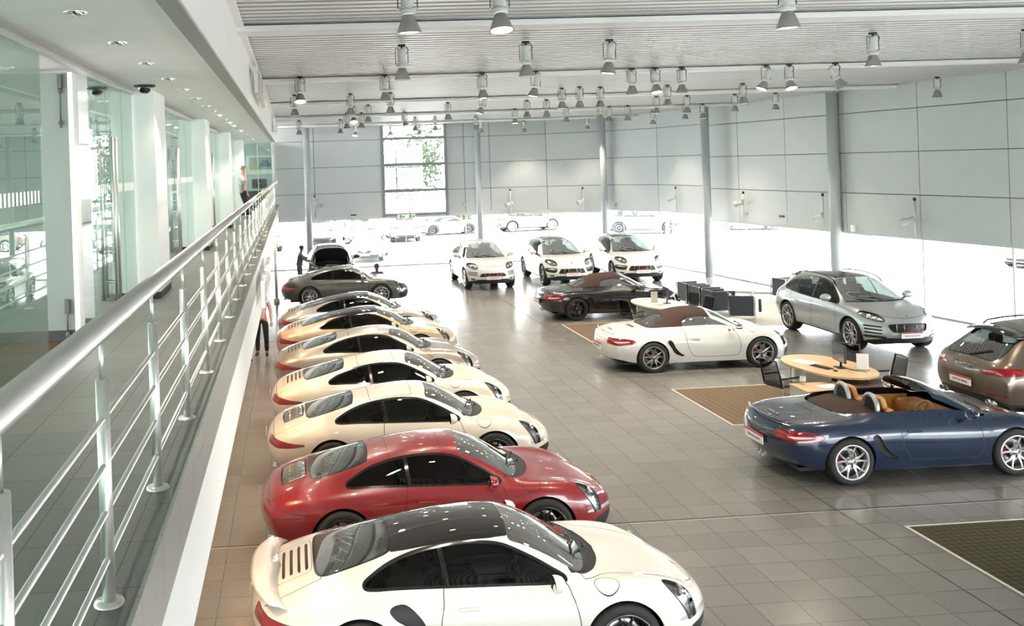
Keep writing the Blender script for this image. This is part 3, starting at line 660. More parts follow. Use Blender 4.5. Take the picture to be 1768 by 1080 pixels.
        w = MB(); w.add(vs, fs, 0, True)
        for s in (-1, 1): w.box(.14, .26, s*.52-.05, s*.52+.05, .72, .875, 0, .02)
        w.build('rear_wing', [MAT['paint']], root)
    text_on(S, 'PORSCHE', .075, -.004+.02, .66, PI/2, root, MAT['silver'])
    common_interior(root, 1.85, .36, MAT['leather'], MAT['interior'], 2.72, .84, 2.56, ydrv=-.36, sh=.56)
    wheels(root, rx, fx, .78, .775, wr_, rim, MAT[rimmat], MAT[cal] if cal else None)
    return root

def make_roadster(top='soft', rim='twin5', rimmat='rim_silver', cal='red_cal', leather='leather', interior='interior', name='roadster'):
    S = SURF.get('box')
    if S is None: S = SURF['box'] = car_surface(DBOX, 3)
    S = copy.deepcopy(S); root = empty(name); rx, fx, wr_ = .97, 3.445, .335
    S.cut(arch(rx, wr_-.005, .372), None); S.cut(arch(fx, wr_-.005, .37), None)
    ws = smooth_poly([(2.46,.02),(2.455,.25),(2.44,.46),(2.47,.535),(2.60,.555),(2.80,.60),(2.93,.635),(2.99,.64),(3.06,.56),(3.12,.35),(3.155,.12),(3.16,0),(3.155,-.2),(2.46,-.2)], 4)
    fr_ = [(2.395,-.2),(2.395,.25),(2.37,.50),(2.40,.60),(2.62,.65),(2.85,.70),(3.06,.73),(3.30,.6),(3.35,.3),(3.35,-.2)]
    cw = smooth_poly([(2.90,.60),(2.98,.665),(3.07,.645),(3.18,.52),(3.275,.30),(3.31,.08),(3.31,-.2),(2.9,-.2)], 5)
    S.cut(topv(fr_, .868), 'frame'); S.cut(topv(ws, .8), 'windscreen', ('body', 'frame')); S.cut(topv(cw, .8), 'cowl', ('body', 'frame'))
    st = smooth_poly([(.97,-.3),(.97,0),(.985,.30),(1.06,.48),(1.22,.61),(1.45,.672),(1.8,.690),(2.3,.692),(2.8,.690),(3.1,.69),(3.1,-.3)], 4)
    S.cut(topv(st, .85), 'softtop')
    dw = smooth_poly([(1.72,.88),(1.735,1.02),(1.80,1.09),(1.98,1.135),(2.2,1.142),(2.42,1.11),(2.62,1.02),(2.80,.93),(2.88,.872),(2.86,.84),(2.3,.84),(1.76,.84)], 4)
    S.cut(side(dw, .42, off=-.012), 'dw_trim', ('softtop',)); S.cut(side(dw, .42), 'door_window', ('dw_trim',))
    rw = smooth_poly([(1.07,-.2),(1.07,.32),(1.11,.37),(1.40,.33),(1.43,.30),(1.43,-.2)], 3)
    S.cut(topv(rw, .9), 'rear_glass', ('softtop',))
    hl = smooth_poly([(3.82,.675),(3.87,.725),(3.97,.728),(4.07,.685),(4.12,.63),(4.09,.59),(3.99,.585),(3.89,.615)], 5)
    S.cut(topv(hl, .45, off=-.012), 'seam'); S.cut(topv(hl, .45), 'headlamp', ('seam',))
    tl = smooth_poly([(-.05,.70),(.12,.745),(.30,.755),(.48,.735),(.585,.700),(.56,.665),(.42,.625),(.22,.615),(.05,.635),(-.05,.66)], 5)
    S.cut(side(tl, .44, off=-.008), 'seam'); S.cut(side(tl, .44), 'tail_lamp', ('seam',))
    S.cut(side(smooth_poly([(.18,.69),(.45,.70),(.50,.685),(.30,.665),(.18,.67)], 4), .44), 'tail_clear', ('tail_lamp',))
    S.loop(SP([(1.72,1.1),(1.735,.80),(1.76,.60),(1.84,.40),(2.0,.31),(2.8,.30),(2.93,.37),(2.965,.5),(2.95,.65),(2.90,.78),(2.83,.86),(2.7,1.1)]), XZ, .0045, YM)
    S.loop(circle(3.27,.76,.10, sy=.62)[:-1], XY, .003, lambda P: .6-P[:, 2])
    S.loop(SP([(3.0,-.6),(3.0,.63),(3.3,.59),(3.7,.53),(4.0,.46),(4.15,.34),(4.22,.2),(4.24,-.1),(4.2,-.5)]), XY, .004, lambda P: .5-P[:, 2])
    S.loop([(1.0,-.3),(1.0,.52),(.80,.50),(.40,.46),(.24,.40),(.20,.25),(.20,-.2)], XY, .004, lambda P: .7-P[:, 2])
    S.cut(topv([(.72,-.3),(.72,.22),(.77,.25),(.80,.22),(.80,-.3)], .7) if False else (lambda P: np.maximum(poly_sdf([(.74,-.23),(.74,.23),(.81,.21),(.81,-.21)], P[:, :2]), .7-P[:, 2])), 'black')
    S.cut(side(smooth_poly([(1.30,.655),(1.36,.70),(1.42,.66),(1.49,.52),(1.60,.40),(1.70,.345),(1.62,.335),(1.47,.40),(1.38,.53)], 5), .5), 'intake')
    S.cut(endv(smooth_poly([(.30,.21),(.32,.36),(.58,.39),(.70,.37),(.69,.25),(.56,.20)], 4), 3.9, 1), 'black')
    S.cut(endv([(-.3,.19),(.24,.19),(.22,.30),(-.3,.30)], 4.2, 1), 'black')
    S.cut(endv(smooth_poly([(.36,.425),(.56,.45),(.74,.47),(.74,.50),(.56,.49),(.36,.46)], 4), 3.85, 1), 'front_lamp')
    S.cut(lambda P: np.maximum(P[:, 2]-.25, P[:, 0]-.42), 'black'); S.cut(lambda P: P[:, 2]-.19, 'black')
    BM = dict(BODYMAP); BM['frame'] = 0
    if top == 'soft': BM['dw_trim'] = 1
    S.part(BM, 'body_shell', body_mats(), root, whole=True)
    und = MB(); und.box(.35, 4.05, -.6, .6, .15, .20); und.build('underbody', [MAT['dark']], root)
    wheel_well(S, rx, wr_-.005, .372, .9, 'w', root); wheel_well(S, fx, wr_-.005, .37, .9, 'w', root)
    S.part('cowl', 'cowl_panel', [MAT['dark']], root, off=-.006)
    S.part('windscreen', 'windscreen', [MAT['screen_glass']], root, off=-.003)
    if top == 'soft':
        S.part('softtop', 'soft_top', [MAT['soft_top']], root, off=.006, thick=.012)
        S.part('door_window', 'door_window', [MAT['screen_glass']], root, off=-.002)
        S.part('rear_glass', 'rear_window', [MAT['back_glass']], root, off=.002)
    h = S.part('headlamp', 'headlamp', [MAT['clear']], root); S.part('headlamp', 'headlamp_bowl', [MAT['lamp_bowl']], h, off=-.03)
    for s in (-1, 1): lamp_inner(near(h, (4, s*.64, .7)), 3.96, s*.645, .665, .045, 1, tilt=-.5)
    tlo = S.part('tail_lamp', 'tail_lamp', [MAT['tail']], root, off=.002, whole=False); S.part('tail_clear', 'reversing_lamp', [MAT['lens']], tlo, off=.003)
    S.part('front_lamp', 'indicator_lamp', [MAT['lens']], root, off=.002)
    S.part('intake', 'side_intake', [MAT['dark']], root, off=-.035)
    for s in (-1, 1): mirror_part(root, 2.72, .87, .885, s, MAT['paint'])
    for s in (-1, 1):
        mb = MB(); mb.box(1.85, 2.05, s*.85-.012, s*.85+.012, .695, .725, 0, .01); mb.build('door_handle', [MAT['paint']], root)
    for q in (-.06, .06): mb = MB(); mb.lathe([(.001, .05), (.04, .05), (.048, -.02), (.048, .06), (.04, .06)], 16, 0, Matrix.Translation((.11, q, .27)) @ Matrix.Rotation(PI/2, 4, 'Y')); mb.build('exhaust_pipe', [MAT['chrome']], root)
    plate_part(root, -.010, 0, .51)
    wiper_part(root, [(3.19, .25, .905), (3.09, -.05, .955), (3.01, -.38, .965)]); wiper_part(root, [(3.19, -.10, .915), (3.05, -.35, .955), (2.95, -.54, .93)])
    mb = MB(); mb.tube([(.13+.10*(abs(y)/.62)**2, y, .842) for y in np.linspace(-.62, .62, 21)], .014, 6, 0); mb.build('tail_lip', [MAT['paint']], root)
    text_on(S, 'PORSCHE', .07, .30, .862, .22, root, MAT['chrome'])
    L, I = MAT[leather], MAT[interior]
    common_interior(root, 1.78 if top == 'soft' else 1.93, .34, L, I, 2.58, .815, 2.42, ydrv=-.36, sh=.54)
    if top == 'open':
        mb = MB()   # door cards, rear bulkhead
        for s in (-1, 1):
            mb.add([(1.62, s*.69, .872), (2.86, s*.69, .845), (2.86, s*.60, .30), (1.62, s*.60, .30)], [(0,1,2,3)]); mb.box(1.75, 2.6, s*.64-.05, s*.64+.05, .56, .62, 0, .02)
        mb.quad((1.60,-.69,.87), (1.60,.69,.87), (1.60,.6,.25), (1.60,-.6,.25)); mb.build('door_lining', [L], root)
        n = 14; vs = []; fs = []
        for i in range(n+1):
            y = -.685+1.37*i/n; a = abs(y)/.685
            xr = .965+.50*a**3
            for q, x in enumerate((xr, xr+(1.62-xr)*.4, 1.62)):
                zc = float(pchip(DBOX['rails'][0][1], [min(x, 1.0)])[0]); zs_ = .895
                vs.append((x, y, .935-.05*a*a+(.025 if q == 1 else (.02 if q == 2 else 0))))
        for i in range(n):
            for q in range(2): fs.append((i*3+q, i*3+q+1, (i+1)*3+q+1, (i+1)*3+q))
        mb = MB(); mb.add(vs, fs, 0, True); mb.build('tonneau_cover', [MAT['soft_top']], root)
        for s in (-1, 1):
            mb = MB(); pts = [(1.60, s*.36+.17*math.cos(t), .90+.24*math.sin(t)**.8 if 0 < t < PI else .90) for t in np.linspace(0, PI, 13)]
            mb.tube([(1.60, s*.36-.17, .86)]+pts[::-1]+[(1.60, s*.36+.17, .86)], .035, 8, 0); o = mb.build('roll_hoop', [MAT['silver_trim']], root)
            m2 = MB(); m2.prism([(p[1], p[2]) for p in pts], 0, .02, 0, Matrix(((0,0,1,1.59),(1,0,0,0),(0,1,0,0),(0,0,0,1)))); m2.build('hoop_panel', [MAT['dark']], o)
    wheels(root, rx, fx, .765, .765, wr_, rim, MAT[rimmat], MAT[cal] if cal else None)
    return root

def make_suv(kind='cayenne', scale=(1, 1, 1), rim='ten', rimmat='rim_silver', cal=None, rails_on=False, pano=False, name='suv', open_hood=False, simple=False):
    S = SURF.get('suv')
    if S is None: S = SURF['suv'] = car_surface(DSUV, 3)
    S = copy.deepcopy(S); root = empty(name); rx, fx, wr_ = .93, 3.80, .385
    S.cut(arch(rx, wr_-.005, .435), None); S.cut(arch(fx, wr_-.005, .435), None)
    dlo = smooth_poly([(.66,1.155),(.74,1.25),(.92,1.37),(1.2,1.455),(1.6,1.50),(2.0,1.508),(2.35,1.485),(2.65,1.40),(2.95,1.235),(3.20,1.075),(3.16,1.045),(2.6,1.045),(1.8,1.055),(1.2,1.085),(.8,1.12)], 5)
    S.cut(side(dlo, .45, off=-.022), 'trim'); S.cut(side(dlo, .45), 'glass_side', ('trim',))
    S.cut(side([(2.0,1.6),(2.05,.9),(2.13,.9),(2.06,1.6)], .45), 'trim', ('glass_side',)); S.cut(side([(1.20,1.6),(1.14,.9),(1.18,.9),(1.25,1.6)], .45), 'trim', ('glass_side',))
    S.cut(side([(2.78,1.6),(2.82,.9),(2.85,.9),(2.81,1.6)], .45), 'trim', ('glass_side',))
    S.cut(side([(2.03,1.6),(2.09,.9),(4,.9),(4,1.6)], .45), 'glass_front', ('glass_side',))
    ws = smooth_poly([(2.57,.02),(2.565,.3),(2.545,.52),(2.575,.60),(2.75,.625),(3.05,.685),(3.25,.725),(3.33,.72),(3.38,.60),(3.44,.35),(3.47,.12),(3.47,0),(3.47,-.2),(2.57,-.2)], 4)
    cw = smooth_poly([(3.2,.60),(3.30,.745),(3.40,.71),(3.48,.52),(3.545,.28),(3.56,.08),(3.56,-.2),(3.2,-.2)], 5)
    S.cut(topv(ws, 1.0), 'windscreen'); S.cut(topv(cw, 1.0), 'cowl')
    rw = smooth_poly([(.19,0),(.19,.35),(.21,.55),(.30,.60),(.50,.575),(.68,.53),(.73,.45),(.745,.2),(.745,-.3),(.19,-.3)], 4)
    S.cut(topv(rw, .9, off=-.02), 'trim'); S.cut(topv(rw, .9), 'rear_glass', ('trim',))
    if pano:
        S.cut(topv(smooth_poly([(1.15,-.3),(1.15,.40),(1.2,.47),(2.40,.47),(2.47,.40),(2.47,-.3)], 3), 1.3), 'roof_glass')
        S.cut(topv([(1.75,-.3),(1.75,.5),(1.77,.5),(1.77,-.3)], 1.3), 'body', ('roof_glass',))
    # lamps
    if kind == 'macan': hlp = [(.50,.80),(.56,.895),(.70,.955),(.83,.965),(.87,.925),(.80,.84),(.66,.78),(.55,.765)]
    else: hlp = [(.53,.80),(.56,.90),(.68,.955),(.82,.955),(.87,.90),(.80,.82),(.68,.765),(.58,.76)]
    hl = smooth_poly(hlp, 5)
    S.cut(endv(hl, 4.02, 1, off=-.012), 'seam'); S.cut(endv(hl, 4.02, 1), 'headlamp', ('seam',))
    tl = smooth_poly([(.44,.90),(.60,.955),(.80,.985),(.95,.99),(.95,.90),(.80,.865),(.60,.855),(.46,.86)], 5)
    S.cut(endv(tl, .45, -1, off=-.008), 'seam'); S.cut(endv(tl, .45, -1), 'tail_lamp', ('seam',))
    S.loop(SP([(2.08,1.15),(2.07,.85),(2.07,.45),(2.10,.36),(3.10,.36),(3.22,.45),(3.25,.6),(3.22,.85),(3.18,1.03),(3.0,1.15)]), XZ, .0045, YM)
    S.loop(SP([(2.055,1.15),(2.055,.36),(1.50,.36),(1.44,.50),(1.25,.75),(1.12,.90),(1.12,1.15)]), XZ, .0045, YM)
    if not open_hood: S.loop(SP([(3.40,-.74),(3.40,.74),(3.7,.73),(4.1,.66),(4.35,.55),(4.48,.40),(4.55,.2),(4.56,-.1),(4.4,-.6)]), XY, .0045, lambda P: .7-P[:, 2])
    # front grilles
    if kind == 'saloon':
        S.cut(endv(smooth_poly([(.05,.60),(.20,.70),(.34,.70),(.36,.60),(.24,.55),(.08,.55)], 4), 4.2, 1), 'grille'); S.cut(endv(smooth_poly([(-.5,.46),(.6,.46),(.76,.42),(.70,.36),(-.5,.35)], 4), 4.0, 1), 'black')
    elif kind == 'macan':
        S.cut(endv(smooth_poly([(-.4,.72),(0,.725),(.40,.715),(.46,.66),(.40,.55),(.30,.53),(0,.525),(-.4,.53)], 4), 4.2, 1), 'grille')
        for k in range(3): z = .66-.075*k; S.cut(endv([(.56+.01*k,z),(.86,z+.03),(.86,z-.012),(.57+.01*k,z-.032)], 3.95, 1), 'black')
        S.cut(endv(smooth_poly([(.50,.42),(.62,.44),(.84,.45),(.86,.40),(.70,.39),(.54,.385)], 4), 3.95, 1), 'black')
    else:
        top_, bot = (.62, .50) if kind == 'cayenne_base' else (.66, .49)
        S.cut(endv(smooth_poly([(-.4,top_),(0,top_+.005),(.36,top_),(.44,top_-.03),(.50,bot+.02),(.44,bot-.005),(0,bot-.01),(-.4,bot)], 4), 4.2, 1), 'grille')
        if kind == 'cayenne_base':
            for k in range(3): z = .655-.05*k; S.cut(endv([(.54,z),(.88,z+.02),(.88,z-.006),(.55,z-.026)], 3.95, 1), 'black')
        else:
            S.cut(endv(smooth_poly([(.55,.66),(.70,.675),(.88,.68),(.90,.58),(.84,.53),(.66,.51),(.57,.55)], 4), 3.95, 1), 'black')
            S.cut(endv([(.58,.635),(.87,.655),(.87,.635),(.59,.615)], 3.9, 1), 'front_lamp', ('black',))
        S.cut(endv(smooth_poly([(.64,.42),(.76,.43),(.78,.39),(.66,.38)], 4), 3.95, 1), 'black')
    S.cut(endv(smooth_poly([(-.5,.40),(.45,.40),(.62,.37),(.80,.33),(.80,.28),(.3,.27),(-.5,.27)], 3), 4.1, 1), 'cladding')
    S.cut(lambda P: P[:, 2]-.31, 'cladding')
    S.cut(endv([(-.5,.47),(.60,.47),(.75,.40),(.95,.36),(.95,.2),(-.5,.2)], .5, -1), 'cladding')
    S.cut(endv([(.50,.49),(.86,.51),(.86,.545),(.50,.525)], .5, -1), 'reflector')
    BM = dict(BODYMAP); BM['cladding'] = 1
    if open_hood:
        hp = [(3.56,-.3),(3.54,.3),(3.47,.55),(3.41,.73),(3.7,.725),(4.1,.655),(4.35,.545),(4.48,.395),(4.55,.195),(4.56,-.3)]
        S.cut(topv(hp, .7), 'hood')
    S.part(BM, 'body_shell', body_mats(), root, whole=True)
    und = MB(); und.box(.4, 4.4, -.65, .65, .22, .30); und.build('underbody', [MAT['dark']], root)
    wheel_well(S, rx, wr_-.005, .435, .9, 'w', root); wheel_well(S, fx, wr_-.005, .435, .9, 'w', root)
    S.part('trim', 'window_trim', [MAT['gloss_black']], root); S.part('cowl', 'cowl_panel', [MAT['dark']], root, off=-.006)
    gm = MAT['suv_glass']
    S.part('glass_side', 'rear_door_window', [gm], root, off=-.004); S.part('glass_front', 'front_door_window', [gm], root, off=-.004)
    S.part('windscreen', 'windscreen', [MAT['screen_glass']], root, off=-.003); S.part('rear_glass', 'rear_window', [MAT['back_glass']], root, off=-.004)
    if pano: S.part('roof_glass', 'glass_roof', [MAT['roof_glass']], root, off=.001)
    S.part('grille', 'grille_recess', [MAT['dark']], root, off=-.03)
    mb = MB()
    z0, z1 = (.535, .715) if kind == 'macan' else ((.505, .615) if kind == 'cayenne_base' else (.495, .655))
    for k in range(4 if kind != 'cayenne_base' else 2):
        z = z0+(z1-z0)*(k+.7)/(4.4 if kind != 'cayenne_base' else 2.4); mb.tube([(4.70-.11*(abs(y)/.4)**2, y, z) for y in np.linspace(-.40, .40, 11)], .007, 6, 0)
    for y in (-.3, -.15, .15, .3): mb.tube([(4.71-.11*(abs(y)/.4)**2, y, z0), (4.705-.11*(abs(y)/.4)**2, y, z1)], .007, 6, 1)
    mb.build('radiator_grille', [MAT['gloss_black'], MAT['silver_trim']], root)
    h = S.part('headlamp', 'headlamp', [MAT['clear']], root); S.part('headlamp', 'headlamp_bowl', [MAT['lamp_bowl']], h, off=-.03)
    for s in (-1, 1): hh = near(h, (4.4, s*.7, .85)); lamp_inner(hh, 4.27, s*.74, .875, .045, 1, tilt=-.1); lamp_inner(hh, 4.36, s*.62, .835, .032, 1, tilt=-.1)
    S.part('tail_lamp', 'tail_lamp', [MAT['tail']], root, off=.002); S.part('reflector', 'rear_reflector', [MAT['tail']], root, off=.003)
    if kind != 'macan' and kind != 'cayenne_base': S.part('front_lamp', 'indicator_lamp', [MAT['lens']], root, off=.002)
    for s in (-1, 1): mirror_part(root, 3.02, .955, 1.09, s, MAT['paint'], 1.25)
    for s in (-1, 1):
        for x, nm in ((2.2, 'front'), (1.28, 'rear')): mb = MB(); mb.box(x, x+.2, s*.945-.014, s*.945+.014, .86, .89, 0, .012); mb.build('door_handle', [MAT['paint']], root)
        for q in (.52, .64): mb = MB(); mb.lathe([(.001, .05), (.042, .05), (.048, -.02), (.048, .06), (.042, .06)], 16, 0, Matrix.Translation((.10, s*q, .36)) @ Matrix.Rotation(PI/2, 4, 'Y')); mb.build('exhaust_pipe', [MAT['chrome']], root)
        if rails_on:
            mb = MB(); mb.tube([(x, s*.60, float(pchip(DSUV['rails'][2][1], [x])[0])+dz) for x, dz in ((.92,.0),(1.0,.045),(1.3,.05),(1.6,.05),(1.9,.05),(2.2,.05),(2.45,.05),(2.62,.04),(2.72,-.005))], .016, 8, 0); mb.build('roof_rail', [MAT['gloss_black']], root)
    mb = MB(); vs = []; n = 12
    for i in range(n+1):
        y = -.60+1.2*i/n; a = abs(y)/.60
        for x, z in ((.86, 1.572), (.66, 1.560), (.48+.10*a**3, 1.535), (.50+.10*a**3, 1.515), (.80, 1.50)): vs.append((x, y, z-.075*a**2.4))
    mb.add(vs, [(i*5+k, i*5+(k+1) % 5, (i+1)*5+(k+1) % 5, (i+1)*5+k) for i in range(n) for k in range(5)]+[(0,1,2,3,4), tuple(n*5+k for k in (4,3,2,1,0))], 0, True); mb.build('roof_spoiler', [MAT['paint'] if kind != 'macan' else MAT['gloss_black']], root)
    plate_part(root, -.012, 0, .64 if kind == 'macan' else .80)
    plate_part(root, 4.748, 0, .455, dirx=1)
    mb = MB(); mb.tube([(.18, .0, 1.10), (.30, -.28, 1.20), (.33, -.36, 1.225)], .012, 6, 0); mb.build('rear_wiper', [MAT['dark']], root)
    wiper_part(root, [(3.50, .35, 1.10), (3.38, .0, 1.155), (3.30, -.35, 1.165)]); wiper_part(root, [(3.50, -.15, 1.10), (3.35, -.45, 1.14), (3.25, -.66, 1.12)])
    text_on(S, 'PORSCHE', .085, -.0+.045, .915, PI/2*.88, root, MAT['chrome'])
    cr = MB(); cr.prism([(.032*a, .032*b) for a, b in ((-.8,1),(.8,1),(.85,.2),(.5,-.7),(0,-1.1),(-.5,-.7),(-.85,.2))], 0, .004, 0, Matrix.Translation((4.555, 0, .885)) @ Matrix.Rotation(.55, 4, 'Y') @ Matrix.Rotation(-PI/2, 4, 'Z'))
    cr.build('bonnet_crest', [MAT['gold']], root)
    common_interior(root, 2.0, .60, MAT['leather'], MAT['interior'], 2.95, 1.04, 2.80, ydrv=-.38, dashw=.74, yw=.7, rear=True, sh=.62)
    if open_hood:
        ho = S.part('hood', 'bonnet', [MAT['paint']], root, thick=.03, whole=True)[0]
        me = ho.data; M = Matrix.Translation((3.56, 0, 1.08)) @ Matrix.Rotation(-math.radians(50), 4, 'Y') @ Matrix.Translation((-3.56, 0, -1.08))
        me.transform(M); 
        me.materials.append(MAT['dark'])
        nb = len(me.polygons)//2
        for p in me.polygons:
            if (M.to_3x3().inverted() @ p.normal).z < .0: p.material_index = 1
        mb = MB(); mb.box(3.55, 4.50, -.62, .62, .60, .72, 0); mb.box(3.70, 4.20, -.28, .28, .70, .90, 1, .05); mb.box(3.75, 4.15, -.24, .24, .89, .93, 2, .02)
        for s in (-1, 1): mb.box(3.7, 4.1, s*.46-.12, s*.46+.12, .70, .88, 1, .04); mb.tube([(4.25, s*.1, .86), (4.30, s*.35, .84), (4.0, s*.45, .86)], .03, 8, 2)
        mb.box(4.32, 4.48, -.5, .5, .7, .84, 1, .03)
        mb.build('engine_bay', [MAT['dark'], MAT['interior'], MAT['silver_trim']], root)
        for s in (-1, 1): m3 = MB(); m3.tube([(4.05, s*.66, .95), (3.78, s*.62, 1.30)], .012, 8); m3.build('bonnet_strut', [MAT['silver_trim']], root)
    wheels(root, rx, fx, .80, .80, wr_, rim, MAT[rimmat], MAT[cal] if cal else None, .275, .265)
    return root
SURF = {}
# ---------------------------------------------------------------- the hall
CEIL = 6.6; MEZ = 3.134; TILE = .4715
def tile_mat(name, c0, c1, joint, ox, oy, rough=.22, size=TILE, spec=.5, mort=.004):
    m, nt, b = node_mat(name); N = nt.nodes.new; L = nt.links.new
    g = N('ShaderNodeNewGeometry'); mp = N('ShaderNodeMapping'); mp.inputs['Location'].default_value = (-ox, -oy, 0); L(g.outputs['Position'], mp.inputs['Vector'])
    br = N('ShaderNodeTexBrick'); br.offset = 0; br.squash = 1; br.inputs['Scale'].default_value = 1; br.inputs['Brick Width'].default_value = size; br.inputs['Row Height'].default_value = size
    br.inputs['Mortar Size'].default_value = mort; br.inputs['Mortar Smooth'].default_value = .2; br.inputs['Color1'].default_value = (*c0, 1); br.inputs['Color2'].default_value = (*c1, 1); br.inputs['Mortar'].default_value = (*joint, 1)
    L(mp.outputs[0], br.inputs['Vector'])
    n = N('ShaderNodeTexNoise'); n.inputs['Scale'].default_value = 60; n.inputs['Detail'].default_value = 5; L(g.outputs['Position'], n.inputs['Vector'])
    mr = N('ShaderNodeMapRange'); mr.inputs[1].default_value = .3; mr.inputs[2].default_value = .7; mr.inputs[3].default_value = .88; mr.inputs[4].default_value = 1.1; L(n.outputs['Fac'], mr.inputs[0])
    mx = N('ShaderNodeVectorMath'); mx.operation = 'SCALE'; L(br.outputs['Color'], mx.inputs[0]); L(mr.outputs[0], mx.inputs['Scale']); L(mx.outputs[0], b.inputs['Base Color'])
    n2 = N('ShaderNodeTexNoise'); n2.inputs['Scale'].default_value = .8; n2.inputs['Detail'].default_value = 3; L(g.outputs['Position'], n2.inputs['Vector'])
    r2 = N('ShaderNodeMapRange'); r2.inputs[1].default_value = .3; r2.inputs[2].default_value = .7; r2.inputs[3].default_value = rough-.015; r2.inputs[4].default_value = rough+.02; L(n2.outputs['Fac'], r2.inputs[0]); L(r2.outputs[0], b.inputs['Roughness'])
    bp = N('ShaderNodeBump'); bp.inputs['Strength'].default_value = .25; bp.inputs['Distance'].default_value = .004; bp.invert = True; L(br.outputs['Fac'], bp.inputs['Height']); L(bp.outputs[0], b.inputs['Normal'])
    b.inputs['Specular IOR Level'].default_value = spec
    return m
def rug_mat(name, a, bcol, c, cell=.075):
    m, nt, b = node_mat(name); N = nt.nodes.new; L = nt.links.new
    g = N('ShaderNodeNewGeometry'); mp = N('ShaderNodeMapping'); mp.inputs['Rotation'].default_value = (0, 0, PI/4); L(g.outputs['Position'], mp.inputs['Vector'])
    ch = N('ShaderNodeTexChecker'); ch.inputs['Scale'].default_value = 1/cell; ch.inputs['Color1'].default_value = (*a, 1); ch.inputs['Color2'].default_value = (*bcol, 1); L(mp.outputs[0], ch.inputs['Vector'])
    n = N('ShaderNodeTexNoise'); n.inputs['Scale'].default_value = 25; n.inputs['Detail'].default_value = 4; L(g.outputs['Position'], n.inputs['Vector'])
    mx = N('ShaderNodeMix'); mx.data_type = 'RGBA'; L(n.outputs['Fac'], mx.inputs[0]); L(ch.outputs['Color'], mx.inputs[6]); mx.inputs[7].default_value = (*c, 1); L(mx.outputs[2], b.inputs['Base Color'])
    b.inputs['Roughness'].default_value = .95; b.inputs['Specular IOR Level'].default_value = .1
    return m
def room_mats():
    P = MAT
    P['floor'] = tile_mat('hall_floor_tiles', (.178,.173,.162), (.205,.199,.186), (.06,.057,.05), 7.04, 12.08, .20, spec=.7)
    P['mfloor'] = tile_mat('gallery_floor_tiles', (.115,.115,.105), (.15,.148,.137), (.04,.04,.038), -1.25, 4.29, .42)
    P['kerb'] = tile_mat('gallery_edge_tiles', (.30,.30,.285), (.34,.34,.325), (.15,.15,.14), 0, 0, .4, .62)
    P['white'] = mat('white_plaster', (.90,.90,.885), .6, noise=.015, nscale=3); P['soffit'] = mat('soffit_plaster', (.88,.87,.84), .7, noise=.02, nscale=3)
    P['panel'] = mat('grey_wall_panel', (.50,.53,.53), .42, noise=.02, nscale=2); P['panel_gap'] = mat('panel_gap', (.06,.065,.065), .7)
    P['ceiling'] = mat('profiled_ceiling_sheet', (.74,.74,.73), .4, .1); P['ceiling_groove_shade'] = mat('ceiling_groove_shade', (.42,.42,.42), .5); P['beam'] = mat('beam_white', (.82,.83,.83), .5)  # ceiling grooves get a darker grey, shade between the ribs put into the colour
    P['column'] = mat('column_grey', (.42,.45,.46), .35); P['frame'] = mat('window_frame_grey', (.55,.57,.58), .45)
    P['steel'] = mat('brushed_steel', (.66,.65,.625), .42, .9); P['pane'] = glass_mat('clear_pane', (.97,.985,.98), 1, 1.45)
    P['gallery_glass'] = glass_mat('gallery_glass', (.68,.79,.74), 1, 1.6); P['frost'] = mat('frosted_marks', (.85,.88,.87), .6)
    P['concrete'] = mat('forecourt_paving', (.72,.72,.70), .8, noise=.06, nscale=.6); P['lamp_body'] = mat('lamp_housing', (.62,.64,.62), .4); P['lamp_cone'] = mat('lamp_cone_grey', (.27,.27,.26), .5)
    P['lamp_dark'] = mat('lamp_bracket', (.10,.10,.10), .5); P['glow'] = mat('lamp_face', (1,1,1), .5, emit=(1,.93,.80), es=14.); P['lamp_off'] = mat('lamp_face_dark', (.3,.3,.3), .3)
    P['wood'] = mat('beech_veneer', (.60,.42,.24), .38, noise=.08, nscale=6); P['wood_pale'] = mat('pale_table_top', (.72,.66,.55), .35); P['desk_grey'] = mat('desk_panel_grey', (.50,.50,.47), .5)
    P['mesh_black'] = glass_mat('chair_mesh_black', (.30,.30,.30), .15, 1.2, .6); P['black'] = mat('black_plastic', (.02,.02,.022), .45); P['paper'] = mat('white_paper', (.82,.82,.80), .7)
    P['screen'] = mat('screen_dark_blue', (.03,.05,.09), .1, coat=.5); P['acrylic'] = glass_mat('clear_acrylic', (.9,.93,.92), 1, 1.5); P['leather_arm'] = mat('armchair_leather', (.045,.055,.068), .42)
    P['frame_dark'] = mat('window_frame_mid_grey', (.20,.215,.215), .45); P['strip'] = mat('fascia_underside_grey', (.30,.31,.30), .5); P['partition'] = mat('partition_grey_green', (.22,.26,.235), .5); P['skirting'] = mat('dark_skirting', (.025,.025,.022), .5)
def floor_part():
    mb = MB(); mb.box(-3.2, 19.2, -5.5, 44.6, -.15, 0); struct(mb.build('floor', [MAT['floor']]))
    mb = MB(); mb.box(7.035, 7.050, -5.5, 44.2, -.002, .0015, 0); mb.box(-3.1, 19, 12.078, 12.10, -.002, .0018, 1); mb.box(-3.1, 19, 12.112, 12.118, -.002, .0016, 0)
    struct(mb.build('trim_1', [MAT['dark'], MAT['dark']])); 
    mb = MB(); mb.box(-3.1, 19, 12.066, 12.078, -.002, .0012, 0); struct(mb.build('trim_2', [MAT['desk_grey']]))
WP = [(-3.4,44.0),(8.1,44.3),(11.87,43.65),(14.2,42.4),(15.72,39.9),(16.3,36.5),(16.86,31.4),(17.22,28.5),(17.64,25.6),(18.0,22.7),(18.3,18),(18.3,12),(18.3,6)]
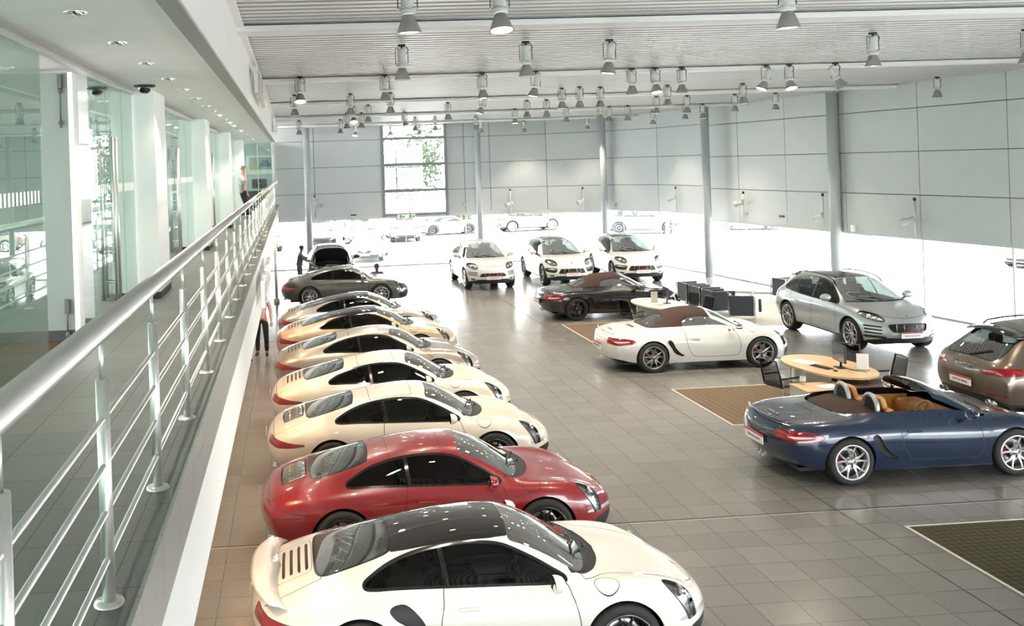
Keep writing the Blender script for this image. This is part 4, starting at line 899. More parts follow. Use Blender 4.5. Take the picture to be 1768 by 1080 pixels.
def wall_panels():
    rows = [2.38, 3.50, 4.72, 5.95, 7.0]
    rows2 = [2.17, 3.40, 4.64, 5.87, 7.0]
    def facet(name, A, B, seams, z=rows, skip=None):
        A = Vector((*A, 0)); B = Vector((*B, 0)); t = (B-A).normalized(); L = (B-A).length; n = Vector((-t.y, t.x, 0))   # outwards: the first facet runs +x, so n = +y
        M = Matrix((( t.x, n.x, 0, A.x), (t.y, n.y, 0, A.y), (0, 0, 1, 0), (0, 0, 0, 1))); t_ = MB(); cuts = [0]+seams+[L]; L2 = L+.07
        for a, b in zip(cuts[:-1], cuts[1:]):
            if skip and abs(a-skip[0]) < .02: continue
            t_.box(a-(.07 if a == 0 else 0), b+(.07 if b == L else 0), .05, .12, z[0]+.01, z[-1], 1)
            for k in range(len(z)-1): t_.box(a+.011, b-.011, 0, .06, z[k]+.011, z[k+1]-.011, 0)
        mb = MB(); mb.add([M @ Vector(v) for v in t_.v], t_.f); mb.m = t_.m[:]
        return struct(mb.build(name, [MAT['panel'], MAT['panel_gap']]))
    x0 = -3.4
    facet('wall_back', WP[0], WP[1], [2.6, 4.4, 7.62, 10.6], rows, (7.62, 10.6))
    facet('wall_back', WP[1], WP[2], [1.2]); facet('wall_back', WP[2], WP[3], [])
    facet('wall_right', WP[3], WP[4], []); facet('wall_right', WP[4], WP[5], [], rows); facet('wall_right', WP[5], WP[6], [2.3], rows2)
    for k in range(6, 9): facet('wall_right', WP[k], WP[k+1], [], rows2)
    for k in range(9, 12): facet('wall_right', WP[k], WP[k+1], [2.9], rows2)
    # tall window in the back wall
    def wy(x): return 44.0+.3*(x+3.4)/11.5
    fr = MB(); xa, xb = 4.22, 7.20
    for z in (2.40, 3.52, 4.74, 5.97, 6.62): fr.box(xa, xb, 44.17, 44.24, z-.065, z+.065)
    for x in (xa, xb): fr.box(x-.07, x+.07, 44.14, 44.26, 2.3, 6.66)
    w = struct(fr.build('window_1', [MAT['frame_dark']])); g = MB(); g.box(xa, xb, 44.20, 44.21, 2.38, 6.62); g.build('pane', [MAT['pane']], w)
    # glazing below the panels, all the way round
    n = 2
    for i in range(len(WP)-1):
        A = Vector((*WP[i], 0)); B = Vector((*WP[i+1], 0)); t = (B-A).normalized(); L = (B-A).length; nn = Vector((-t.y, t.x, 0)); z1 = 2.40 if i < 5 else 2.19
        M = Matrix(((t.x, nn.x, 0, A.x), (t.y, nn.y, 0, A.y), (0, 0, 1, 0), (0, 0, 0, 1))); f = MB(); k = max(1, round(L/3.0))
        f.box(0, L, .02, .10, z1-(.16 if i < 3 else .06), z1+.02); f.box(0, L, .03, .09, 0, .05)
        for q in range(k+1): f.box(L*q/k-.02, L*q/k+.02, .035, .085, .03, z1-.05)
        mb = MB(); mb.add([M @ Vector(v) for v in f.v], f.f); w = struct(mb.build('window_%d' % n, [MAT['frame']])); n += 1
        g = MB(); g.box(0, L, .055, .065, .03, z1-.03); mb = MB(); mb.add([M @ Vector(v) for v in g.v], g.f); mb.build('pane', [MAT['pane']], w)
    # near end of the hall behind the camera: the same low glazing with a wall above, one tall window
    f = MB()
    for k in range(9): f.box(-3.2+2.7*k-.04, -3.2+2.7*k+.04, -5.45, -5.35, 0, 2.3)
    for k in range(5): f.box(18.3, 18.4, 6-2.85*k-.04, 6-2.85*k+.04, 0, 2.3)
    f.box(7.55, 13.05, -5.45, -5.35, 4.4, 4.48); f.box(10.25, 10.35, -5.45, -5.35, 2.3, 6.6)
    for a_, b_ in ((0, .06), (2.24, 2.3)): f.box(-3.2, 18.4, -5.45, -5.35, a_, b_); f.box(18.3, 18.4, -5.4, 6, a_, b_)
    w = struct(f.build('window_%d' % n, [MAT['frame']])); g = MB(); g.box(-3.2, 18.4, -5.41, -5.40, 0, 2.3); g.box(7.6, 13, -5.41, -5.40, 2.3, 6.6); g.box(18.34, 18.35, -5.4, 6, 0, 2.3); g.build('pane', [MAT['pane']], w)
    m = MB(); m.box(-3.2, 7.6, -5.48, -5.33, 2.3, 6.8); m.box(13, 18.4, -5.48, -5.33, 2.3, 6.8); struct(m.build('wall_front', [MAT['panel']])); m = MB(); m.box(18.3, 18.42, -5.4, 6, 2.3, 6.9); struct(m.build('wall_right', [MAT['panel']]))
def ceiling_part():
    mb = MB(); y = -5.5
    while y < 44.1:
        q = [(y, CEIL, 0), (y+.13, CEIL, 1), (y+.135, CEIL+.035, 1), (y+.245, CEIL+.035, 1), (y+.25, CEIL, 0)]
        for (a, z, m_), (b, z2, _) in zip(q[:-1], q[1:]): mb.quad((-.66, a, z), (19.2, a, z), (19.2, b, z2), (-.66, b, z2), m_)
        y += .25
    mb.box(-3.2, 19.2, -5.5, 44.6, CEIL+.10, CEIL+.2)
    struct(mb.build('ceiling', [MAT['ceiling'], MAT['ceiling_groove_shade']]))
    for k in range(7):
        y = 4.9+7.2*k-7.2+7.2; 
        if y > 43.5: continue
        mb = MB(); mb.box(-.66, 19.2, y-.14, y+.14, CEIL-.012-.02, CEIL-.02); mb.box(-.66, 19.2, y-.02, y+.02, CEIL-.02, CEIL+.1); mb.box(-.66, 19.2, y-.19, y+.19, CEIL-.10, CEIL-.03)
        struct(mb.build('ceiling', [MAT['beam']]))
def gallery():
    Y0, Y1 = -5.4, 38.6
    mb = MB(); mb.box(-7.2, -.66, Y0, Y1+4.6, MEZ-.25, MEZ); struct(mb.build('floor', [MAT['mfloor']]))
    mb = MB(); mb.box(-.66, -.64, Y0, Y1, MEZ-.345, MEZ+.004); k = mb.build('trim_3', [MAT['kerb']]); struct(k)
    mb = MB(); mb.box(-.70, -.642, Y0, Y1, MEZ-.92, MEZ-.345); mb.box(-3.2, -.70, Y0, Y1, MEZ-.92, MEZ-.86); struct(mb.build('trim_4', [MAT['white']]))
    mb = MB(); mb.box(-.70, -.645, Y1-.02, Y1+.05, MEZ-.92, MEZ); struct(mb.build('trim_5', [MAT['white']]))
    # wall under the gallery
    mb = MB(); mb.box(-3.25, -3.15, Y0, 44, 0, MEZ-.25); struct(mb.build('wall_left', [MAT['white']]))
    # soffit, upper fascia
    mb = MB(); mb.box(-7.2, -.80, Y0, Y1+5.4, 5.84, 5.95); struct(mb.build('ceiling', [MAT['soffit']]))
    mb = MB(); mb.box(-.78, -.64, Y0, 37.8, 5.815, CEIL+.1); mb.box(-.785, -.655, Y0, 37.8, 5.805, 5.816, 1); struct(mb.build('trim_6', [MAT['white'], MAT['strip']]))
    mb = MB(); mb.box(-.64, -.55, Y0, 37.8, CEIL-.05, CEIL-.01); struct(mb.build('trim_7', [MAT['white']]))
    # office behind the glass
    mb = MB(); mb.box(-7.3, -7.2, Y0, 44, MEZ, MEZ+.8); mb.box(-7.3, -7.2, Y0, 44, 5.6, 5.9); struct(mb.build('wall_left', [MAT['white']]))
    mb = MB(); y = Y0
    while y < 44: mb.box(-7.29, -7.21, y-.04, y+.04, MEZ+.8, 5.6); y += 2.4
    w = struct(mb.build('window_40', [MAT['frame']])); g = MB(); g.box(-7.26, -7.25, Y0, 44, MEZ+.8, 5.6); g.build('pane', [MAT['pane']], w)  # glazing band added in the outer office wall to bring daylight to the gallery
    mb = MB(); mb.box(-7.2, -.75, 43.0, 43.1, MEZ, 5.9); struct(mb.build('wall_back', [MAT['panel']]))
    mb = MB(); mb.box(-7.2, -2.3, -5.2, 11.0, MEZ, MEZ+.006); c = mb.build('floor', [MAT['rug_brown']]); struct(c)
    # piers
    for k in range(1, 6):
        y = 12.45+7.2*k-7.2
        if y > 38: continue
        mb = MB(); mb.box(-2.52, -1.77, y, y+1.05, MEZ, 5.84, 0); mb.box(-2.53, -1.76, y-.01, y+1.06, MEZ, MEZ+.09, 1); struct(mb.build('wall_left', [MAT['white'], MAT['skirting']]))
    mb = MB(); mb.box(-3.6, -2.20, 9.57, 9.75, MEZ+.11, 5.80, 0); mb.box(-3.6, -2.20, 9.57, 9.75, MEZ, MEZ+.11, 1); mb.box(-2.20, -2.15, 9.55, 9.77, MEZ, 5.80, 2)
    PART = struct(mb.build('wall_left', [MAT['partition'], MAT['skirting'], MAT['white']]))
    # glass front: head rail + panes between the piers
    mb = MB(); mb.box(-2.09, -2.02, Y0, 38.6, 5.80, 5.84, 0); struct(mb.build('trim_8', [MAT['steel']]))
    nw = 20
    def pane(y0, y1, x=-2.055, z0=MEZ, z1=5.80, marks=True):
        nonlocal nw
        g = MB(); g.box(x-.006, x+.006, y0+.006, y1-.006, z0, z1); o = struct(g.build('window_%d' % nw, [MAT['gallery_glass']])); nw += 1
        if marks:
            m = MB(); y = y0+.06
            while y < y1-.1: m.box(x+.0065, x+.0075, y, y+.045, MEZ+1.43, MEZ+1.53); y += .10
            m.build('frosted_marking', [MAT['frost']], o)
        return o
    for y0, y1 in ((-5.3,-3.5),(-3.5,-1.7),(-1.7,.1),(.1,1.9),(1.9,3.6),(3.6,5.2),(5.2,6.6),(6.6,7.95)): pane(y0, y1)
    DY = [10.72, 16.57, 23.8, 30.9]
    for k in range(1, 5):
        b = 12.45+7.2*(k-1)+1.05; yc = DY[k] if k < 4 else None; e = min(b+6.14, 38.4)
        if yc: pane(b+.01, (b+yc-.9)/2); pane((b+yc-.9)/2, yc-.91); pane(yc+.91, (yc+.9+e)/2); pane((yc+.9+e)/2, e)
        else: pane(b+.01, e)
    pane(11.64, 12.43)
    # end screen across the gallery
    g = MB(); g.box(-2.05, -.80, 38.5, 38.512, MEZ, 5.82); o = struct(g.build('window_%d' % nw, [MAT['gallery_glass']]))
    m = MB(); m.box(-1.42, -1.39, 38.49, 38.52, MEZ, 5.82); m.box(-2.05, -2.0, 38.48, 38.53, MEZ, 5.82); m.box(-.84, -.78, 38.45, 38.55, MEZ, 5.82); m.build('window_frame', [MAT['steel']], o)
    # glass doors with pull handles
    LB = ['before the wide pier', 'beyond the wide pier', 'in the third bay of the gallery', 'in the farthest bay of the gallery']
    for n, yc in enumerate(DY):
        for q, (ya, yb) in enumerate(((yc-.9, yc-.005), (yc+.005, yc+.9))):
            o = empty('glass_door', (-2.055, ya, MEZ)); g = MB(); g.box(-.006, .006, 0, yb-ya, .01, 2.66); g.build('pane', [MAT['gallery_glass']], o)
            r = MB(); r.box(-.015, .015, 0, yb-ya, 0, .01); r.box(-.012, .012, 0, yb-ya, 2.655, 2.665); r.build('door_rail', [MAT['steel']], o)
            m = MB(); y = .06
            while y < yb-ya-.1: m.box(.0065, .0075, y, y+.045, 1.43, 1.53); y += .10
            m.build('frosted_marking', [MAT['frost']], o)
            for xo in (-1, 1):
                h = MB(); y = yb-ya-.10 if q == 0 else .10; x = xo*.075
                h.tube([(x, y, .25), (x, y, 2.05)], .017, 10)
                for z in (.45, 1.15, 1.85): h.tube([(x, y, z), (0, y, z)], .010, 6)
                h.build('door_handle', [MAT['steel']], o)
            tag(o, '%s leaf of the glass door pair with long steel bar handles, %s' % (('near', 'far')[q], LB[n]), 'glass door', 'glass doors of the gallery offices')
    for z0, z1 in ((5.25, 5.78), (MEZ+.02, MEZ+.42)):
        mb = MB(); mb.tube([(-2.27, 9.53, z0), (-2.27, 9.53, z1)], .009, 8); mb.ell((-2.27, 9.53, z0+.05), (.024,.024,.03)); mb.ell((-2.27, 9.53, (z0+z1)/2+.1), (.022,.022,.026)); mb.box(-2.29, -2.25, 9.51, 9.57, z1-.14, z1)
        mb.build('door_bolt', [MAT['lamp_dark']], PART)
def railing():
    Y0, Y1 = -1.0, 38.4; r = empty('gallery_railing', (-.757, 0, MEZ)); tag(r, 'brushed steel railing with thick round handrail and four thin bars along the white gallery', 'railing')
    X = 0.; n = 16
    def bar(z, rad, name): mb = MB(); mb.tube([(X, Y0, z), (X, Y1, z)], rad, n); mb.build(name, [MAT['steel']], r)
    mb = MB(); mb.tube([(X, Y0, 1.055), (X, Y1-1.0, 1.055), (X+.04, Y1-.5, 1.06), (X+.10, Y1, 1.10)], .047, 24); mb.build('handrail', [MAT['steel']], r)
    for z in (.17, .35, .53, .71): bar(z, .0125, 'rail_bar')
    pm = MB(); pm.tube([(0,0,0), (0,0,.86)], .026, 16); pm.tube([(0,0,.85), (0,0,1.02)], .009, 8); pm.lathe([(.001,.012), (.055,.012), (.06,.0)], 20); me = pm.mesh('railing_post', [MAT['steel']])
    for y in [-.1, 1.15, 2.42, 3.69, 5.0, 6.38, 7.80, 9.21, 10.65]+[10.65+1.41*k for k in range(1, 20)]:
        o = bpy.data.objects.new('railing_post', me); col_link(o); o.parent = r; o.location = (X, y, 0)
def columns():
    L = [((.66, 43.3), 'slim grey round column at the left of the hall by the black car', .15), ((8.62, 43.6), 'slim grey round column behind the leftmost white off-roader', .135), ((14.0, 41.9), 'slim grey round column behind the rightmost white off-roader', .14),
         ((15.85, 35.4), 'grey round column on the bright floor behind the armchairs', .15), ((17.0, 28.75), 'thick grey round column rising behind the silver off-roader', .17)]
    for (x, y), l, r in L:
        mb = MB(); mb.tube([(x, y, 0), (x, y, CEIL)], r, 32); mb.lathe([(r+.03, 0), (r+.03, .02), (r, .025)], 32, 0, Matrix.Translation((x, y, 0))); mb.box(x-.16, x+.16, y-.16, y+.16, CEIL-.06, CEIL-.0)
        tag(mb.build('column', [MAT['column']]), l, 'column')
    mb = MB(); mb.tube([(-.72, 33.9, 0), (-.72, 33.9, MEZ-.92)], .055, 16); mb.lathe([(.11, 0), (.11, .12), (.06, .13)], 16, 0, Matrix.Translation((-.72, 33.9, 0))); tag(mb.build('column', [MAT['white']]), 'thin white post standing under the far gallery edge', 'column')
# ---------------------------------------------------------------- ceiling lamps
FIX = [(1.17,9.15),(2.10,9.25),(5.18,9.5),(1.7,14.2),(3.6,14.2),(4.9,14.2),(9.1,14.2),(11.7,14.3),(.2,18.8),(1.9,18.9),(3.9,19),(5,19),(7,19),(7.5,19),(8.1,19.1),(9.9,19.1),(10.4,19.1),(11.4,19.1),
 (.1,23.4),(2.5,23.6),(1.5,23.6),(6.9,23.7),(7.3,23.5),(7.9,23.7),(9.7,23.8),(11.8,24),(16.9,23.7),(5.2,25.4),(1.9,28.7),(2.3,28.1),(4.7,28.1),(7.1,28.1),(7.7,28.1),(11.1,28.1),(12.1,28.2),(13.6,28.2),(14.9,28.2),
 (1.9,32.3),(2.4,32.2),(3.9,32.4),(7.8,32.6),(9.6,32.5),(10.4,31.3),(11.3,33),(11.9,32.8),(14.2,33.3),(14.9,33.4),(.3,36.5),(1.9,36.6),(4.8,36.5),(5.6,36.6),(7.3,37.1),(14.6,37.4),(2.8,41.1),(4.3,41),(5.6,41.3),(8.4,41.5),(10.6,42.6),(13.2,41.5)]
TILT = {(9.9,19.1): (0,.45), (10.4,19.1): (.35,0), (11.4,19.1): (0,-.6), (2.10,9.25): (.22,0), (.2,18.8): (.35,.0), (5,19): (0,.25), (1.5,23.6): (.0,0), (5.2,25.4): (0,.4), (1.9,28.7): (.5,0), (7.8,32.6): (.1,0), (3.9,32.4): (.2,-.2), (2.8,41.1): (.3,.2),(4.9,14.2): (0,.15),(7.5,19): (.25,0)}
NEARW = ['by the gallery fascia', 'above the row of parked coupes', 'above the middle aisle', 'above the roadsters', 'above the seating area', 'near the right wall']
def ceiling_lamps():
    ld = bpy.data.lights.new('lamp_light', 'SPOT'); ld.energy = LAMP_W; ld.color = (1., .86, .68); ld.spot_size = math.radians(100); ld.spot_blend = .7; ld.shadow_soft_size = .09
    # prototype, hung at the origin
    r = empty('ceiling_spotlight'); 
    mb = MB(); mb.box(-.05, .05, -.03, .03, -.03, 0, 0, .005); mb.tube([(0,0,-.03), (0,0,-.06)], .012, 8); mb.build('mounting_plate', [MAT['dark']], r)
    mb = MB(); mb.tube([(-.088,0,-.30), (-.088,0,-.055), (.088,0,-.055), (.088,0,-.30)], .0065, 6, 0, True, False); yo = mb.build('bracket', [MAT['lamp_dark']], r)
    head = MB(); head.lathe([(.001,.225), (.052,.225), (.060,.215), (.060,.03), (.035,.025), (.035,.0), (.072,0), (.072,-.038), (.045,-.045)], 24); head.tube([(-.088,0,.01), (.088,0,.01)], .008, 6)
    for s in (-1, 1): head.lathe([(.012,-.01), (.012,.01), (.001,.01)], 8, 0, Matrix.Translation((s*.088, 0, 0)) @ Matrix.Rotation(PI/2, 4, 'Y'))
    h = head.build('lamp_housing', [MAT['lamp_body']], r)
    co = MB(); co.lathe([(.045,-.05), (.052,-.055), (.112,-.215), (.112,-.225), (.104,-.222), (.05,-.07)], 28); c = co.build('lamp_shade', [MAT['lamp_cone']], h)
    gl = MB(); gl.lathe([(.001,-.208), (.098,-.208)], 24); g = gl.build('lamp_face', [MAT['glow']], h)
    cb = MB(); cb.tube([(.0,0,-.05), (.06,-.02,-.03), (.095,-.02,-.09), (.06,-.01,-.15)], .005, 6); cb.build('cable', [MAT['dark']], r)
    h.location = (0, 0, -.29)
    for q in (r,): q.scale = (1.08, 1.08, 1.04)
    li = bpy.data.objects.new('lamp_light', ld); col_link(li); li.parent = h; li.location = (0, 0, -.235)
    # where each one hangs, in words
    for i, (x, y) in enumerate(FIX):
        o = r if i == 0 else copy_tree(r); o.location = (x, y, CEIL-.02)
        if (x, y) == (16.9, 23.7):      # this one is switched off
            for k in [q for k_ in o.children for q in k_.children]:
                if k.type == 'LIGHT': bpy.data.objects.remove(k)
                elif k.name.startswith('lamp_face'): k.material_slots[0].link = 'OBJECT'; k.material_slots[0].material = MAT['lamp_off']
        hh = [k for k in o.children if k.name.startswith('lamp_housing')][0]; tx, ty = TILT.get((x, y), (random.uniform(-.04,.04), random.uniform(-.04,.04)))
        hh.rotation_euler = (-tx, ty, 0)
        RY = (9.3,14.2,18.9,23.6,28.1,32.4,36.6,41.2); rk_ = lambda q: min(range(8), key=lambda k: abs(RY[k]-q)); rk = rk_(y); row = sorted([f[0] for f in FIX if rk_(f[1]) == rk]); pos = row.index(x)
        rown = ['nearest', 'second', 'third', 'fourth', 'fifth', 'sixth', 'seventh', 'farthest'][min(rk, 7)]
        ordn = ['leftmost', 'second from left', 'third from left', 'fourth from left', 'fifth from left', 'sixth from left', 'seventh from left', 'eighth from left', 'ninth from left', 'tenth from left'][pos] if pos < len(row)-1 else 'rightmost'
        look = 'grey cone ceiling spotlight'
        if abs(tx)+abs(ty) > .2: look = 'tilted grey cone ceiling spotlight'
        tag(o, '%s, %s in the %s row from the camera' % (look, ordn, rown), 'ceiling lamp', 'cone spotlights under the ribbed ceiling')
def downlights():
    ys = [6.29,7.79,9.32,10.92,12.41,13.99,15.71,17.02,18.36,19.92,21.4,22.9,24.4,26.0,27.5,29.0,30.6,32.2,33.8,35.4]; lit = {8, 10, 11, 13}
    ld = bpy.data.lights.new('downlight_light', 'SPOT'); ld.energy = 70; ld.color = (1,.9,.75); ld.spot_size = 1.9; ld.spot_blend = .6; ld.shadow_soft_size = .05
    w = ['nearest', 'second', 'third', 'fourth', 'fifth', 'sixth', 'seventh', 'eighth', 'ninth', 'tenth', 'eleventh', 'twelfth', 'thirteenth', 'fourteenth', 'fifteenth', 'sixteenth', 'seventeenth', 'eighteenth', 'nineteenth', 'farthest']
    me1 = MB().lathe([(.055,.03), (.055,0), (.075,-.004), (.078,0), (.078,.006)], 24).mesh('bezel', [MAT['chrome']])
    a = MB(); a.lathe([(.001,-.012), (.035,-.010), (.045,.01), (.03,.03)], 16, 0, Matrix.Rotation(.5, 4, 'Y')); 
    for i, y in enumerate(ys):
        o = empty('recessed_downlight', (-1.38, y, 5.838)); b = bpy.data.objects.new('bezel', me1); col_link(b); b.parent = o
        k = a.build('lamp_face', [MAT['glow'] if i in lit else MAT['chrome']], o)
        li = bpy.data.objects.new('lamp_light', ld); col_link(li); li.parent = o; li.location = (0,0,-.03)
        tag(o, '%s round recessed downlight from the camera in the gallery ceiling%s' % (w[i], ', lit white' if i in lit else ''), 'downlight', 'recessed downlights over the gallery')
    for x, y, l in ((-2.37,11.87,'left black dome camera on the gallery ceiling, behind the glass'), (-1.76,11.66,'right black dome camera on the gallery ceiling before the wide pier')):
        o = empty('dome_camera', (x, y, 5.84)); m = MB(); m.lathe([(.001,0), (.13,0), (.13,-.018), (.095,-.03), (.09,-.02)], 28); m.build('base_plate', [MAT['black']], o)
        m = MB(); m.lathe([(.085,-.025), (.082,-.055), (.06,-.085), (.03,-.10), (.001,-.104)], 24); m.build('dome', [MAT['gloss_black']], o); m = MB(); m.lathe([(.088,-.02), (.095,-.026), (.088,-.032)], 24); m.build('trim_ring', [MAT['silver_trim']], o); tag(o, l, 'security camera')
def under_gallery_lamps():
    ld = bpy.data.lights.new('walkway_light', 'SPOT'); ld.energy = 75; ld.color = (1,.60,.30); ld.spot_size = 2.3; ld.spot_blend = .7; ld.shadow_soft_size = .06
    me = MB().lathe([(.001,.002), (.06,.002), (.065,0), (.085,-.004), (.088,.004)], 24).mesh('bezel', [MAT['chrome']]); w = ['nearest', 'second', 'third', 'fourth', 'fifth', 'sixth', 'seventh', 'farthest']
    for k in range(8):
        o = empty('walkway_downlight', (-.95, 5.2+2.9*k, MEZ-.922)); b = bpy.data.objects.new('bezel', me); col_link(b); b.parent = o
        li = bpy.data.objects.new('lamp_light', ld); col_link(li); li.parent = o; li.location = (0,0,-.03); tag(o, w[k]+' warm downlight under the gallery edge behind the parked coupes', 'downlight', 'warm downlights under the gallery')
def lettering():
    R = lambda y, z, sx: Matrix(((0,0,1,-.64+.10),(1,0,0,y),(0,1,0,z),(0,0,0,1))) @ Matrix.Diagonal((sx, 1, 1, 1))
    for y, z, sz, w, l in ((17.3, 6.20, .62, 3.9, 'large raised silver letters on the upper white fascia, nearer set'), (17.3, 2.74, .62, 4.2, 'large raised silver letters on the lower white fascia above the walkway'), (33.0, 6.20, .62, 3.9, 'large raised silver letters on the upper white fascia, far set')):
        t = text_mb('PORSCHE', sz, .03, None, .004); xs = [v[0] for v in t.v]; sx = w/(max(xs)-min(xs)); M = R(y, z, sx); t.v = [tuple(M @ Vector(v)) for v in t.v]
        o = t.build('wall_lettering', [MAT['steel']]); tag(o, l, 'sign')
def wall_spots():
    def one(x, y, z0, z1, zl, nx, ny, l, swing=0.):
        o = empty('wall_spotlight', (x, y, 0)); n = Vector((nx, ny, 0)).normalized(); t = Vector((-n.y, n.x, 0)); p = n*.05
        m = MB(); m.tube([(p.x, p.y, z0), (p.x, p.y, z1-.08)], .028, 8, 0); m.build('track', [MAT['steel']], o)
        m = MB(); m.tube([(p.x, p.y, z1-.08), (p.x, p.y, z1)], .04, 8, 0); m.build('track_cap', [MAT['dark']], o)
        q = p+n*.10; m = MB(); m.tube([(p.x,p.y,zl), (q.x,q.y,zl)], .03, 8, 0)
        d = (t*-1.0+n*.5+Vector((0,0,-.35))).normalized(); a = q+Vector((0,0,zl)); m.tube([a-d*.08, a+d*.02], .095, 14, 0); m.tube([a+d*.02, a+d*.06, a+d*.26], [.06,.075,.115], 16, 0); m.build('lamp_head', [MAT['lamp_body']], o)
        m = MB(); m.tube([a+d*.262, a+d*.266], [.10,.10], 16); m.build('lamp_face', [MAT['lamp_off']], o); tag(o, l, 'wall lamp', 'spotlights on short rails along the grey wall')
    one(.97, 44.05, 2.75, 3.45, 3.05, 0, -1, 'small spotlight on a wall rail right of the leftmost column')
    one(10.15, 43.85, 2.31, 3.43, 2.75, -.2, -1, 'wall rail spotlight in the middle of the back wall, left of its twin')
    one(13.3, 42.8, 2.33, 3.42, 2.78, -.5, -1, 'wall rail spotlight just left of the column behind the rightmost white off-roader')
    one(15.9, 38.4, 2.37, 3.44, 3.0, -1, -.2, 'wall rail spotlight between the two middle right columns')
    one(16.5, 33.7, 2.5, 3.34, 2.95, -1, -.1, 'wall rail spotlight between the two big right columns, the left one')
    one(17.03, 29.4, 2.42, 3.37, 2.65, -1, -.1, 'wall rail spotlight tight left of the thick right column')
    one(17.55, 25.65, 2.26, 3.33, 2.70, -1, -.1, 'largest wall rail spotlight, farthest right on the grey wall')
    for x, y, z, nx, ny, l in ((1.31,44.1,2.95,0,-1,'small round grey detector on the wall right of the leftmost column'), (8.0,44.2,2.77,0,-1,'small round grey detector between the tall window and its column'), (14.46,41.9,2.63,-1,-1,'small round grey detector right of the column behind the rightmost white off-roader')):
        m = MB(); n = Vector((nx,ny,0)).normalized(); p = Vector((x,y,z)); m.tube([p, p+n*.08, p+n*.12], [.09,.09,.05], 16); tag(m.build('wall_detector', [MAT['column']]), l, 'detector')
    for x, y, z, l in ((2.76,44.06,2.47,'small black door sensor under the left back wall panels'), (16.83,31.7,2.52,'small black sensor low on the right wall between big columns')):
        m = MB(); m.box(x-.13 if x < 10 else x-.03, x+.13 if x < 10 else x+.03, y-.05 if x < 10 else y-.15, y if x < 10 else y+.15, z-.03, z+.03, 0, .01); tag(m.build('door_sensor', [MAT['dark']]), l, 'sensor')
    m = MB(); m.box(17.12, 17.2, 28.0, 28.15, 2.22, 2.42, 0, .01); tag(m.build('wall_box', [MAT['white']]), 'small white box under the wall panels right of the thick column', 'sensor')
    # exit sign under the tall window
    o = empty('exit_sign', (5.25, 44.16, 2.30)); m = MB(); m.box(-.42, .42, -.02, .02, -.11, .11, 0, .005); m.build('sign_panel', [MAT['sign_white']], o)
    m = MB()
    def fig(x, s):
        m.ell((x, -.026, .072), (.028,.005,.028)); m.tube([(x, -.024, .045), (x-.01*s, -.024, -.01)], .024, 6); m.tube([(x-.01*s,-.024,-.01), (x+.04*s,-.024,-.04), (x+.035*s,-.024,-.09)], .015, 6); m.tube([(x-.01*s,-.024,-.01), (x-.05*s,-.024,-.05), (x-.08*s,-.024,-.05)], .015, 6); m.tube([(x,-.024,.03), (x+.055*s,-.024,.015)], .013, 6); m.tube([(x,-.024,.03), (x-.055*s,-.024,.02)], .013, 6)
    fig(-.27, -1); fig(.19, 1)
    for x, s in ((-.14, 1), (.32, 1)): m.prism([(x-.05*s,-.02), (x+.01*s,-.02), (x+.01*s,-.06), (x+.06*s,0), (x+.01*s,.06), (x+.01*s,.02), (x-.05*s,.02)], 0, .004, 0, Matrix(((1,0,0,0),(0,0,-1,-.02),(0,1,0,0),(0,0,0,1))))
    m.build('pictogram', [MAT['sign_green']], o); tag(o, 'white exit sign with green running figures and arrows below the tall window', 'sign')
# ---------------------------------------------------------------- furniture
def rugs():
    def rug(x0, x1, y0, y1, l, m, border=True):
        o = empty('rug', (x0, y0, 0)); a = MB(); a.box(0, x1-x0, 0, y1-y0, .001, .006); a.build('pile', [m], o)
        if border:
            b = MB(); w = .035
            b.box(-w, x1-x0+w, -w, 0, .001, .007); b.box(-w, x1-x0+w, y1-y0, y1-y0+w, .001, .007); b.box(-w, 0, 0, y1-y0, .001, .007); b.box(x1-x0, x1-x0+w, 0, y1-y0, .001, .007); b.build('edge_trim', [MAT['frame_light']], o)
        tag(o, l, 'rug'); return o
    rug(7.57, 11.6, 8.9, 11.42, 'dark olive patterned carpet inset at the lower right, with pale metal edge', MAT['rug_olive']); rug(7.57, 11.6, 16.15, 18.8, 'brown patterned carpet inset under the oval wooden desk', MAT['rug_tan']); rug(7.6, 11.0, 23.8, 26.75, 'brown patterned carpet inset behind the white roadster', MAT['rug_tan'])
    rug(11.12, 17.0, 25.2, 30.3, 'pale grey carpet under the black armchairs', MAT['rug_grey'], False)
def office_chair(x, y, rz_, l, g, proto=[]):
    if proto: o = copy_tree(proto[0]); o.location = (x, y, 0); o.rotation_euler = (0,0,rz_); tag(o, l, 'chair', g); return
    o = empty('office_chair', (x, y, 0), rz_); proto.append(o)     # faces +x
    m = MB(); m.box(-.22, .25, -.24, .24, .43, .49, 0, .025); m.build('seat', [MAT['black']], o)
    m = MB(); m.add([(-.22,-.21,.50), (-.22,.21,.50), (-.32,.20,.92), (-.32,-.20,.92)], [(0,1,2,3)]); m.build('backrest', [MAT['mesh_black']], o)
    m = MB(); m.tube([(-.22,-.22,.48), (-.27,-.225,.72), (-.32,-.205,.94), (-.33,0,.95), (-.32,.205,.94), (-.27,.225,.72), (-.22,.22,.48)], .016, 8); m.tube([(-.22,-.22,.49), (-.22,.22,.49)], .014, 8); m.build('back_frame', [MAT['black']], o)
    for s in (-1, 1):
        m = MB(); m.tube([(-.23,s*.25,.62), (.15,s*.25,.62)], .018, 8); m.build('armrest', [MAT['black']], o)
        m = MB(); m.tube([(.15,s*.25,.61), (.22,s*.25,.44), (.26,s*.25,.02), (-.26,s*.25,.02)], .012, 8); m.tube([(-.22,s*.24,.62), (-.20,s*.25,.45), (.22,s*.25,.44)], .012, 8); m.build('leg', [MAT['steel']], o)
    tag(o, l, 'chair', g)
